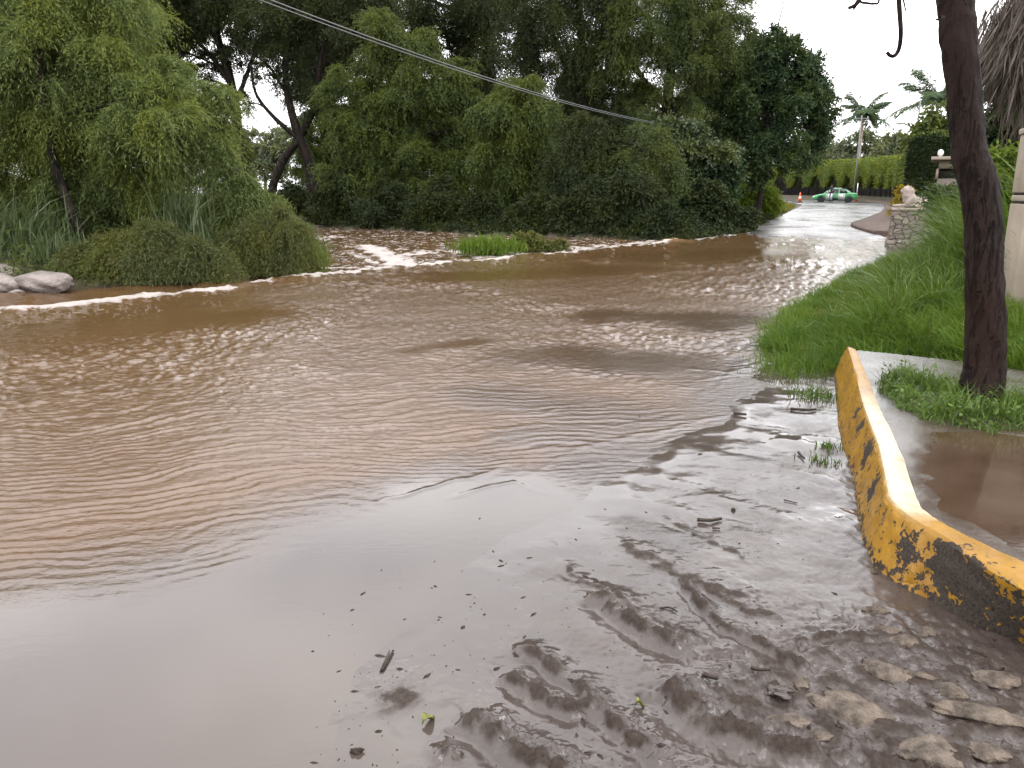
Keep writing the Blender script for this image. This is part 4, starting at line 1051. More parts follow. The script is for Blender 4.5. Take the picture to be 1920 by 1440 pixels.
# ---- grass of the right bank (nobody could count it)
def grass_bank():
    rng = np.random.default_rng(5)
    parts = []
    PG = [gp(*p)[:2] for p in [(1446, 655), (1475, 620), (1500, 590), (1562, 543), (1622, 513), (1692, 482)]] + [(13.5, 22.0), (26, 20), (26, 9), (8.7, 7.0)] + [tuple(p) for p in FAR_EDGE[::-1]] + [tuple(KT[0][:2]), tuple(gp(1556, 692)[:2]), tuple(gp(1500, 690)[:2])]
    def put(n, poly, hf, wf, leanf, seg=4, keep=None):
        p2 = scatter(poly, n, rng)
        cl = fbm(p2[:, 0] * 1.3, p2[:, 1] * 1.3, 3, 95)
        h = hf(p2, cl) * rng.uniform(.55, 1.15, n)
        z = ground_h(p2[:, 0], p2[:, 1]); z = np.maximum(z, -.04)
        p = np.column_stack([p2, z - .02])
        a = rng.uniform(0, 2 * PI, n)
        le = np.stack([np.cos(a), np.sin(a)], -1) * (h * rng.uniform(.15, .7, n))[:, None] + leanf(p2) * h[:, None]
        if keep is not None:
            k = keep(p2, cl); p, h, le, p2 = p[k], h[k], le[k], p2[k]
        parts.append(blades(p, h, le, wf * rng.uniform(.6, 1.3, len(p)), seg, rng))
    di = lambda p: np.maximum(0, sdpoly(p[:, 0], p[:, 1], PG))
    near = [q for q in PG]
    # short turf
    put(40000, PG[:6] + [(11, 16), (7.5, 8.5)] + PG[10:], lambda p, c: .13 + .10 * np.clip(di(p) / .6, 0, 1) + .12 * c, .009, lambda p: np.tile([-.15, -.1], (len(p), 1)), 3)
    # tall arching tufts further in
    tall = []
    def tufts(n, poly, hf, nb, w, to=None):
        to = parts if to is None else to
        c = scatter(poly, n, rng); dd = di(c); cl = fbm(c[:, 0] * .9, c[:, 1] * .9, 3, 96)
        H = hf(c, dd, cl)
        for (cx, cy), h0 in zip(c, H):
            if h0 < .1: continue
            m = int(nb * rng.uniform(.6, 1.3)); a = rng.uniform(0, 2 * PI, m); rr_ = rng.random(m) ** .5 * (.06 + .10 * h0)
            p = np.column_stack([cx + np.cos(a) * rr_, cy + np.sin(a) * rr_, np.full(m, max(gz(cx, cy), -.04) - .03)])
            h = h0 * rng.uniform(.45, 1.15, m)
            le = np.stack([np.cos(a), np.sin(a)], -1) * (h * rng.uniform(.2, 1.15, m))[:, None] + np.array([-.30, -.10]) * h[:, None] * rng.uniform(.2, 1.3, m)[:, None]
            to.append(blades(p, h, le, w * rng.uniform(.6, 1.35, m), 5, rng))
    tufts(430, PG[:6] + [(13.5, 20), (12, 9), (6.0, 7.1)], lambda c, d_, cl: np.clip(.08 + .42 * np.clip(d_ - .1, 0, 2.4) + .32 * cl, 0, 1.3), 46, .014, tall)
    tufts(420, [(5.6, 9.5), (7.6, 14), (10.6, 19.6), (13.5, 22.3), (20, 20), (13, 9), (7, 7.6)], lambda c, d_, cl: np.clip(.40 + .55 * np.clip(d_ - .3, 0, 2.3) + .45 * cl, .2, 2.0), 50, .022, tall)
    tufts(420, [tuple(p) for p in FAR_EDGE] + [(8.5, 8.0), (5.6, 8.6), (3.4, 8.3), (2.95, 7.4)], lambda c, d_, cl: np.clip(.26 + .16 * cl + .05 * d_, .12, .5), 42, .010)
    # ragged edge hanging over the water
    e = spline([(*p, 0) for p in [(2.72, 7.6), (3.0, 8.6), (3.85, 10.4), (5.15, 12.6), (6.95, 15.6), (10.0, 20.3)]], 340)
    for k_ in range(340):
        m = int(rng.uniform(14, 34)); c = e[k_, :2] + rng.normal(0, .10, 2) + np.array([.06, -.04]); h0 = rng.uniform(.10, .28)
        a = rng.uniform(0, 2 * PI, m); h = h0 * rng.uniform(.5, 1.2, m); p = np.column_stack([c[0] + rng.normal(0, .05, m), c[1] + rng.normal(0, .05, m), np.full(m, max(gz(*c), -.03) - .02)])
        parts.append(blades(p, h, np.stack([np.cos(a), np.sin(a)], -1) * (h * rng.uniform(.2, 1.0, m))[:, None] + np.array([-.3, .1]) * h[:, None], .010 * rng.uniform(.6, 1.3, m), 4, rng))
    # tufts creeping over the mud in front of the kerb end
    for px, py, r, n, hh in [(1480, 700, .16, 200, .12), (1540, 745, .10, 130, .09), (1470, 680, .14, 220, .12), (1530, 690, .2, 500, .2), (1552, 838, .035, 70, .06), (1545, 866, .05, 80, .05), (1525, 735, .08, 80, .08), (1497, 735, .06, 40, .06)]:
        c = gp(px, py, .03); n_ = n
        p = np.column_stack([c[0] + rng.normal(0, r, n_), c[1] + rng.normal(0, r, n_), np.full(n_, .02)])
        h = hh * rng.uniform(.5, 1.2, n_); a = rng.uniform(0, 2 * PI, n_)
        parts.append(blades(p, h, np.stack([np.cos(a), np.sin(a)], -1) * (h * rng.uniform(.2, 1.1, n_))[:, None], np.full(n_, .007), 3, rng))
    V = []; Fs = []; n = 0
    for v, f in parts: V.append(v); Fs.append(f + n); n += len(v)
    tag(mesh_np('grass', np.concatenate(V), np.concatenate(Fs), M['grass_blade']), 'lush green grass covering the right bank beside the flooded road', 'grass', kind='stuff')
    V = []; Fs = []; n = 0
    for v, f in tall: V.append(v); Fs.append(f + n); n += len(v)
    tag(mesh_np('tall_grass', np.concatenate(V), np.concatenate(Fs), M['tall_blade']), 'tall arching wet grass higher up the right bank behind the leaning tree', 'tall grass', kind='stuff')
    parts.clear()
    tufts(90, [gp(*p)[:2] for p in [(1500, 605), (1560, 550), (1620, 520), (1680, 495), (1720, 540), (1640, 590), (1560, 620)]], lambda c, d_, cl: np.clip(.16 + .12 * cl, .11, .35), 60, .010)
    tufts(70, [(5.6, 9.5), (7.6, 14), (10.6, 19.6), (13.5, 22.3), (20, 20), (13, 9), (7, 7.6)], lambda c, d_, cl: np.clip(.7 + .3 * np.clip(d_, 0, 2) + .3 * cl, .3, 1.6), 22, .017)
    V = []; Fs = []; n = 0
    for v, f in parts: V.append(v); Fs.append(f + n); n += len(v)
    tag(mesh_np('dry_grass', np.concatenate(V), np.concatenate(Fs), M['verge_blade']), 'yellowed and flattened grass scattered through the right bank', 'grass', kind='stuff')
    # dry flattened patch at the water edge
    # planting strip round the leaning tree
    parts = []
    PL = [gp(*p, .29)[:2] for p in [(1645, 705), (1700, 700), (1760, 718), (1800, 735), (1900, 745), (2060, 775), (2060, 800), (1920, 802), (1840, 800), (1760, 795), (1700, 772), (1668, 745)]]
    PC = np.mean(PL, axis=0); p2 = scatter([tuple(PC + (np.array(p) - PC) * np.array([1.04, 1.35])) for p in PL], 6500, rng); sd = sdpoly(p2[:, 0], p2[:, 1], PL) + fbm(p2[:, 0] * 4, p2[:, 1] * 4, 3, 98) * .10; p2 = p2[sd > -.02]; sd = sd[sd > -.02]
    h = (.05 + .18 * np.clip(sd / .2, 0, 1) * np.clip(.6 + fbm(p2[:, 0] * 5, p2[:, 1] * 5, 3, 97), .1, 1.4)) * rng.uniform(.5, 1.3, len(p2))
    a = rng.uniform(0, 2 * PI, len(p2))
    v = blades(np.column_stack([p2, np.full(len(p2), .275)]), h, np.stack([np.cos(a), np.sin(a)], -1) * (h * rng.uniform(.3, 1.2, len(p2)))[:, None], .007 * rng.uniform(.6, 1.4, len(p2)), 3, rng)
    # broad weed leaves among it
    p3 = scatter(PL, 700, rng); d = norm(rng.normal(0, 1, (700, 3)) + np.array([0, 0, .6]))
    pv, pf = leaf_quads(np.column_stack([p3, .29 + rng.uniform(0, .11, 700)]), d, rng.uniform(.02, .05, 700), rng.uniform(.010, .024, 700), rng)
    tag(mesh_np('grass', np.concatenate([v[0], pv]), [np.concatenate([v[1], pf + len(v[0])])], M['tall_blade']), 'weedy grass strip growing round the foot of the leaning tree on the pavement', 'grass', kind='stuff')
    # verge of the far road
    VP = [(14.2, 44.5), (16.5, 50), (21, 60), (25.2, 70.5), (27, 77), (23, 78), (17, 68), (13, 50)]
    p2 = scatter(VP, 9000, rng); h = .28 * rng.uniform(.5, 1.2, len(p2)); a = rng.uniform(0, 2 * PI, len(p2))
    v = blades(np.column_stack([p2, ground_h(p2[:, 0], p2[:, 1])]), h, np.stack([np.cos(a), np.sin(a)], -1) * (h * .6)[:, None], np.full(len(p2), .06), 3, rng)
    tag(mesh_np('verge_grass', v[0], v[1], M['verge_blade']), 'yellowish grass verge on the inside of the far bend', 'grass', kind='stuff')
    # soil under the planting strip
    c = np.mean(PL, axis=0); q = spline([(*p, 0) for p in PL + [PL[0]]], 60)[:-1, :2]
    V = [(c[0], c[1], .315)] + [(c[0] + (p[0] - c[0]) * .6, c[1] + (p[1] - c[1]) * .6, .305) for p in q] + [(p[0], p[1], .274) for p in q]
    n = len(q); Ft = np.array([[0, 1 + i, 1 + (i + 1) % n] for i in range(n)]); Fq = np.array([[1 + i, 1 + n + i, 1 + n + (i + 1) % n, 1 + (i + 1) % n] for i in range(n)])
    tag(mesh_np('planting_soil', np.array(V), [Ft, Fq], M['ground_soil'], smooth=True), 'dark soil strip on the pavement round the leaning tree', 'soil', kind='structure')
    # thin dark weed stalks leaning over the kerb
    mb = MB()
    for i in range(26):
        s = gp(rng.uniform(1650, 1740), rng.uniform(715, 745), .28); h = rng.uniform(.08, .17)
        e = s + np.array([rng.normal(-.03, .05), rng.normal(0, .04), h]); mb.tube([s, (s + e) / 2 + rng.normal(0, .008, 3), e], [.0016, .0013, .0008], 4, False)
    tag(mb.build('weed_stalks', M['dark_bark']), 'thin dark weed stalks at the kerb end of the planting strip', 'weeds', kind='stuff')
grass_bank()
# ------------------------------------------------------------------ the leaning street tree in front
def leaning_tree():
    Yb = gp(1838, 760, .29)[1]
    cpx = [(1838, 772), (1838, 740), (1846, 690), (1848, 600), (1846, 500), (1844, 430), (1836, 350), (1821, 300), (1814, 250), (1805, 150), (1796, 60), (1791, 0), (1783, -110), (1770, -260), (1765, -480)]
    w = [96, 84, 75, 69, 65, 64, 66, 61, 60, 59, 60, 61, 60, 58, 55]
    pts = [dp(a, b, Yb + .02 * i) for i, (a, b) in enumerate(cpx)]; pts[0][2] = .24
    rad = [q / 2 * Yb / F * (1 / CT) * .97 for q in w]
    n = 120
    q = spline(pts, n); r = spline([(x, 0, 0) for x in rad], n)[:, 0]
    root = empty('street_tree', q[0]); tag(root, 'leaning dark tree trunk growing from the pavement beside the yellow kerb', 'tree')
    V, Fq, Ft = tube(q, r, 48, True, .07, 3)
    # bark relief
    nv = n * 48; i = np.arange(nv) // 48; a = (np.arange(nv) % 48) * 2 * PI / 48
    C = q[i]; o = V[:nv] - C
    rel = fbm(i * .10, np.cos(a) * 2.2 + np.sin(a) * 3.1, 4, 101) * .035 + np.maximum(0, perlin(i * .035, a * 3.2, 102)) * .05 * 0
    V[:nv] = C + o * (1 + rel)[:, None]
    mb = MB(); mb.add(V, [Fq, Ft])
    rng = np.random.default_rng(3)
    # root flare
    for k in range(5):
        an = k * 1.26 + .4; d = np.array([math.cos(an), math.sin(an), 0])
        mb.tube(spline([q[4] + d * .07, q[1] + d * .14 + np.array([0, 0, .05]), q[0] + d * .27 + np.array([0, 0, -.02])], 8), [.05, .06, .06, .055, .05, .045, .035, .02], 8, True, .1, k)
    mb.build('trunk', M['bark'], root, smooth=True)
    # small broken stub
    s = dp(1768, 33, Yb); mb = MB(); mb.tube([s, dp(1761, 36, Yb - .05), dp(1755, 37, Yb - .08)], [.012, .008, .005], 6); mb.tube([dp(1762, 35, Yb - .05), dp(1764, 29, Yb - .07)], [.007, .004], 5)
    mb.build('stub', M['bark'], root, smooth=True)
    # bough above the picture with hanging shoots
    top = q[-14]
    e = dp(1640, -150, Yb - .6)
    mb = MB(); bq = spline([top, dp(1730, -220, Yb - .3), e, dp(1560, -60, Yb - .7)], 20); mb.tube(bq, np.linspace(.05, .012, 20), 8, True, .1, 5)
    Yt = Yb - .6
    mb.tube(spline([dp(1680, -170, Yt), dp(1683, -60, Yt), dp(1686, 10, Yt), dp(1689, 60, Yt), dp(1686, 90, Yt), dp(1678, 104, Yt), dp(1669, 104, Yt), dp(1663, 98, Yt)], 30), np.linspace(.013, .0085, 30), 7)
    mb.tube(spline([e, dp(1620, -30, Yt), dp(1608, 4, Yt), dp(1599, 12, Yt), dp(1591, 15, Yt)], 14), np.linspace(.014, .008, 14), 6)
    mb.tube(spline([dp(1608, 3, Yt), dp(1604, 12, Yt), dp(1600, 18, Yt)], 5), [.007, .006, .006, .005, .005], 5)
    mb.tube(spline([dp(1618, -20, Yt), dp(1612, 2, Yt), dp(1625, 6, Yt), dp(1640, 7, Yt), dp(1648, 2, Yt), dp(1650, -40, Yt)], 14), np.linspace(.007, .005, 14), 5)
    mb.tube(spline([dp(1690, -120, Yt), dp(1692, -20, Yt), dp(1696, 10, Yt), dp(1699, 22, Yt)], 10), np.linspace(.006, .003, 10), 5)
    mb.build('bough', M['bark'], root, smooth=True)
    # crown above the picture
    c = q[-1]
    bl = [(c[0] + dx, c[1] + dy, c[2] + dz, r_) for dx, dy, dz, r_ in [(0, 0, .6, .8), (.9, .3, .9, .8), (-.7, .6, 1.0, .7), (.3, -.8, 1.0, .8), (.2, .9, 1.3, .8)]]
    mb = MB()
    for b in bl:
        qq, rr = limb(q[-8], b[:3], .07, .02, rng); mb.tube(qq, rr, 7, True, .1)
    mb.build('limbs', M['bark'], root, smooth=True)
    p, d, l, w2 = crown_leaves(bl, 1500, 10, .35, .5, .10, .045, rng)
    V, Fq = leaf_quads(p, d, l, w2, rng); mesh_np('crown', V, Fq, M['broad_leaf'], root)
leaning_tree()

# ------------------------------------------------------------------ palm with dead skirt, top right
def skirt_palm():
    rng = np.random.default_rng(8); Yp = 12.5
    b = dp(1985, 450, Yp); b[2] = gz(b[0], b[1])
    root = empty('skirted_palm', b); tag(root, 'fan palm with a thick grey-brown skirt of dead hanging fronds at the top right', 'palm')
    top = dp(1985, -180, Yp)
    mb = MB(); mb.tube(spline([b, (b + top) / 2 + np.array([.1, 0, 0]), top], 24), np.linspace(.30, .24, 24), 14, True, .08); mb.build('trunk', M['palm_bark'], root, smooth=True)
    # skirt: hanging strips
    V, Fs, n = [], [], 0
    def strips(px, py, spx, spy, num, ln, lean):
        nonlocal n
        c = dp(px, py, Yp); s = Yp / F
        num = int(num * 1.15); p = np.column_stack([c[0] + .05 + rng.normal(0, spx * s, num), c[1] + rng.normal(0, .3, num), c[2] + rng.normal(0, spy * s, num)])
        d = norm(np.column_stack([rng.normal(lean, .22, num), rng.normal(0, .25, num), -np.ones(num)]))
        l = ln * rng.uniform(.4, 1.2, num)
        v, f = leaf_quads(p, d, l, rng.uniform(.012, .03, num), rng); V.append(v); Fs.append(f + n); n += len(v)
    strips(1908, 30, 9, 40, 700, .7, -.10); strips(1928, 20, 15, 50, 1200, .85, -.02); strips(1880, 60, 7, 25, 420, .65, -.25); strips(1868, 90, 6, 16, 300, .45, -.2); strips(1850, 110, 6, 10, 260, .42, -.12)
    strips(1890, 95, 12, 25, 500, .5, -.1); strips(1960, 0, 20, 60, 1600, 1.1, 0); strips(1872, 15, 3, 8, 60, .35, .05); strips(1876, 38, 3, 8, 70, .3, -.1)
    strips(2040, 0, 25, 60, 1200, 1.1, .1)
    mesh_np('dead_fronds', np.concatenate(V), np.concatenate(Fs), M['dead_leaf'], root)
    # leaf stalks and fans above
    mb = MB(); Vl, Fl, n2 = [], [], 0
    for k in range(22):
        az = k * 2.4; el = rng.uniform(-.2, 1.1); d = np.array([math.cos(az) * math.cos(el), math.sin(az) * math.cos(el), math.sin(el)])
        e = top + d * rng.uniform(.8, 1.2); mb.tube([top, (top + e) / 2 + [0, 0, .08], e], [.025, .018, .012], 5)
        m = 26; ad = rng.normal(0, .55, (m, 3)); dd = norm(d[None] + ad)
        v, f = leaf_quads(np.repeat(e[None], m, 0), dd, rng.uniform(.5, .8, m), np.full(m, .05), rng); Vl.append(v); Fl.append(f + n2); n2 += len(v)
    mb.build('stalks', M['palm_bark'], root); mesh_np('crown', np.concatenate(Vl), np.concatenate(Fl), M['palm_leaf'], root)
skirt_palm()

# ------------------------------------------------------------------ royal palms beyond the hedge
def palm(label, px, py_top, Yp, fl, n, seed, lean=0.0, azs=None):
    rng = np.random.default_rng(seed)
    t = dp(px, py_top, Yp); b = np.array([t[0] - lean, Yp, gz(t[0], Yp)])
    root = empty('palm_tree', b); tag(root, label, 'palm', 'palms beyond the hedge')
    mb = MB(); q = spline([b, (b + t) / 2 + np.array([lean * .1, 0, 0]), t], 20); mb.tube(q, np.linspace(.24, .13, 20), 10, True, .04); mb.build('trunk', M['palm_bark'], root, smooth=True)
    rb = MB(); V, Fs, k0 = [], [], 0
    for i in range(n):
        az = azs[i] if azs else i * 2.4 + rng.normal(0, .2); el = -.1 + 1.5 * ((i * .7549) % 1.0)
        d = np.array([math.cos(az) * math.cos(el), math.sin(az) * math.cos(el), math.sin(el)])
        s = np.linspace(0, 1, 14)[:, None]; L = fl * rng.uniform(.8, 1.1)
        c = t + d * L * s + np.array([0, 0, -1.]) * L * .36 * s ** 2.2
        rb.tube(c, np.linspace(.05, .012, 14), 5, False)
        nl = 64; ss = np.linspace(.12, 1, nl); cc = spline(c, nl); T = norm(np.gradient(cc, axis=0)); sd = norm(np.cross(T, [0, 0, 1.]))
        for sg in (1, -1):
            dd = norm(sd * sg * .9 + T * .45 + np.array([0, 0, -.45]) + rng.normal(0, .16, (nl, 3)))
            v, f = leaf_quads(cc, dd, (.75 * np.sin(PI * (.12 + .8 * ss)) + .12) * fl * .40, np.full(nl, .085), rng); V.append(v); Fs.append(f + k0); k0 += len(v)
    rb.build('frond_ribs', M['palm_leaf'], root)
    mesh_np('crown', np.concatenate(V), np.concatenate(Fs), M['palm_leaf'], root)
palm('slim palm with a round feathery crown above the green parked car', 1619, 214, 100, 4.6, 19, 111)
palm('palm half hidden behind the leaning tree, fronds swept left', 1760, 184, 85, 5.4, 19, 112)

# ------------------------------------------------------------------ clipped hedge with arches
HED = [(24, 118), (30, 113), (36.0, 108.5), (39.2, 103.5), (41.2, 98), (41.8, 91), (41.0, 84.5), (38.6, 76.5), (36.0, 70.5), (33.8, 66)]
def hedge():
    rng = np.random.default_rng(9)
    q = spline([(*p, 0) for p in HED], 300); L = np.concatenate([[0], np.cumsum(np.linalg.norm(np.diff(q, axis=0), axis=1))]); T = norm(np.gradient(q, axis=0)); N = np.stack([T[:, 1], -T[:, 0], T[:, 2] * 0], -1)
    g = zroad(q[:, 0], q[:, 1]) - .1
    root = empty('clipped_hedge', (*q[0][:2], g[0])); tag(root, 'long light green clipped hedge with arched openings behind the car', 'hedge')
    arch = 2.9
    def bottom(s):
        u = (s / arch) % 1.0
        return 1.5 + 1.55 * np.clip(1 - ((u - .5) / .34) ** 2, 0, 1) ** .5 + .14 * perlin(s * .9, s * 0 + 2.2, 120)
    n = 60000
    s = rng.uniform(0, L[-1], n); k = np.clip(np.searchsorted(L, s), 0, 299)
    zt = 4.75 + .12 * perlin(s * .5, s * 0 + 7.1, 121) - .1 * np.abs(np.sin(PI * s / arch)) ** 8 + .5 * sstep(L[-1] - 6, L[-1], s)
    zb_ = bottom(s)
    f = rng.random(n); z = zb_ + (zt - zb_) * f
    th = rng.choice([-1, 1], n) * (.55 + rng.normal(0, .05, n)); top = rng.random(n) < .2
    z = np.where(top, zt + rng.normal(0, .05, n), z); th = np.where(top, rng.uniform(-.55, .55, n), th)
    p = q[k] + N[k] * th[:, None] + T[k] * rng.uniform(-.15, .15, n)[:, None]; p[:, 2] = g[k] + z
    d = norm(N[k] * np.sign(th)[:, None] * .6 + np.array([0, 0, -.5]) + rng.normal(0, .6, (n, 3))); d[top] = norm(rng.normal(0, .5, (top.sum(), 3)) + np.array([0, 0, .7]))
    V, Fq = leaf_quads(p, d, rng.uniform(.12, .26, n), rng.uniform(.05, .09, n), rng)
    # twiggy inside of the hedge as a closed body
    ks = np.arange(0, 300, 2)
    prof = []
    for o_, w in [(-.42, 0), (.42, 0), (.42, 1), (-.42, 1)]:
        zz = np.where(w == 0, bottom(L[ks]) + .12, 4.6 + 0 * L[ks]); v = q[ks] + N[ks] * o_; v[:, 2] = g[ks] + zz; prof.append(v)
    C = np.stack(prof, 1); m = len(ks); i, j = np.meshgrid(np.arange(m - 1), np.arange(4), indexing='ij'); j2 = (j + 1) % 4
    Fc = np.stack([i * 4 + j, i * 4 + j2, (i + 1) * 4 + j2, (i + 1) * 4 + j], -1).reshape(-1, 4)
    Fc = np.concatenate([Fc, [[3, 2, 1, 0]], [[(m - 1) * 4 + t for t in range(4)]]])
    mesh_np('foliage', np.concatenate([V, C.reshape(-1, 3)]), np.concatenate([Fq, Fc + len(V)]), M['hedge_leaf'], root)
    mb = MB()
    for s0 in np.arange(arch, L[-1], arch / 2):
        kk = int(np.clip(np.searchsorted(L, s0), 0, 299)); b = q[kk].copy(); b[2] = g[kk]
        mb.tube([b, b + [rng.normal(0, .06), rng.normal(0, .06), 1.2], b + [0, 0, 2.9]], [.09, .07, .06], 6, True)
    mb.build('stems', M['dark_bark'], root)
    # low wall and railings behind the stems
    mid = lambda s_: sdpoly(np.array([q[200][0] + s_ * N[200][0]]), np.array([q[200][1] + s_ * N[200][1]]), CORR)[0]
    off = q + N * (1.3 if mid(1.0) < mid(-1.0) else -1.3)
    mb = MB(); prof = []
    for o_, zz in [(-.12, -.3), (.12, -.3), (.12, 3.3), (-.12, 3.3)]:
        v = off[ks] + N[ks] * o_; v[:, 2] = g[ks] + zz; prof.append(v)
    C = np.stack(prof, 1).reshape(-1, 3)
    wr = empty('garden_wall', (*off[0][:2], g[0])); tag(wr, 'dark wall running behind the stems of the arched hedge', 'wall', kind='thing')
    mb.add(C, Fc); mb.build('wall', M['dark_wall'], wr)

hedge()

def box_hedge():
    rng = np.random.default_rng(10)
    A = dp(1692, 380, 56)[:2]; B = dp(1850, 380, 46)[:2]; D = norm(B - A); N = np.array([-D[1], D[0]]); Ln = np.linalg.norm(B - A)
    g = .6; h = 4.75; w = 1.6
    c = (A + B) / 2 + N * w / 2
    root = empty('tall_hedge', (A[0], A[1], g)); tag(root, 'dark square-cut hedge block behind the gatehouse', 'hedge')
    n = 26000; u = rng.uniform(0, Ln, n); v = rng.uniform(0, w, n); z = rng.uniform(.2, h, n)
    f = rng.integers(0, 4, n)
    hz = h - .25 * sstep(.8, 0, u) + .1 * perlin(u * .8, v, 122) - .35 * sstep(3, 5, u)
    v = np.where(f < 2, rng.normal(0, .05, n), v); u = np.where(f == 2, rng.normal(0, .05, n), u); z = np.where(f == 3, hz + rng.normal(0, .05, n), np.minimum(z, hz))
    p = np.column_stack([A[0] + D[0] * u + N[0] * v, A[1] + D[1] * u + N[1] * v, g + z])
    out = np.where((f < 2)[:, None], np.array([*-N, 0])[None], np.where((f == 2)[:, None], np.array([*-D, 0])[None], np.array([[0, 0, 1.]])))
    d = norm(out * .5 + np.array([0, 0, -.15]) + rng.normal(0, .6, (n, 3)))
    V, Fq = leaf_quads(p, d, rng.uniform(.12, .24, n), rng.uniform(.06, .1, n), rng)
    C = []
    for uu, vv in [(.15, .15), (Ln, .15), (Ln, w), (.15, w)]:
        for zz in (0, h - .5): C.append((A[0] + D[0] * uu + N[0] * vv, A[1] + D[1] * uu + N[1] * vv, g + zz))
    Fc = np.array([[0, 2, 3, 1], [2, 4, 5, 3], [4, 6, 7, 5], [6, 0, 1, 7], [1, 3, 5, 7]])
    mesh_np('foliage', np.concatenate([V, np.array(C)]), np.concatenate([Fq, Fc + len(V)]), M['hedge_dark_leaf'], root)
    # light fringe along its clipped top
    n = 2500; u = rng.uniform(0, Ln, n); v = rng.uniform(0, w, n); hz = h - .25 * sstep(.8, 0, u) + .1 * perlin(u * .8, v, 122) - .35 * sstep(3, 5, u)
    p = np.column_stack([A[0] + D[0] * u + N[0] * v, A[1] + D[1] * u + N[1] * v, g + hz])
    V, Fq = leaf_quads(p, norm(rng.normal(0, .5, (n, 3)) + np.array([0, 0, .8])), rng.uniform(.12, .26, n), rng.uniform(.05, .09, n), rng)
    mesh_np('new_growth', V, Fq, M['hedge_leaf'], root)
box_hedge()
# ------------------------------------------------------------------ car, person, cones
plain('car_green', (.05, .27, .095), .22, .5, .04, 2, 0, coat=.6)
plain('car_white', (.50, .52, .50), .25, .5, .04, 2, 0, coat=.6)
plain('car_glass', (.012, .016, .018), .06, .6, .1, 2, 0)
plain('rubber', (.022, .022, .024), .75, .3, .2, 9, .2)
plain('alloy', (.5, .5, .52), .35, .5, .1, 6, 0, metal=.8)
plain('lamp_clear', (.7, .7, .68), .12, .6, .05, 4, 0)
plain('lamp_red', (.4, .02, .02), .2, .6, .05, 4, 0)
plain('black_plastic', (.02, .02, .022), .5, .4, .1, 6, 0)
plain('orange_plastic', (.75, .10, .03), .4, .5, .08, 6, 0)
plain('reflective_white', (.75, .75, .75), .35, .5, .04, 6, 0)
plain('dark_cloth', (.014, .015, .024), .8, .3, .2, 12, .2)
plain('skin', (.32, .17, .11), .55, .4, .08, 8, 0)
plain('hair', (.012, .010, .009), .6, .4, .1, 20, .2)
plain('steel_grey', (.17, .17, .17), .6, .3, .15, 3, 0)

def loft(mb, secs, mi=0):
    n = len(secs[0]); V = np.array(secs, float).reshape(-1, 3)
    i, j = np.meshgrid(np.arange(len(secs) - 1), np.arange(n), indexing='ij'); j2 = (j + 1) % n
    Fq = np.stack([i * n + j, i * n + j2, (i + 1) * n + j2, (i + 1) * n + j], -1).reshape(-1, 4)
    mb.add(V, [Fq, np.array([list(range(n))[::-1]]), np.array([[(len(secs) - 1) * n + k for k in range(n)]])], mi)

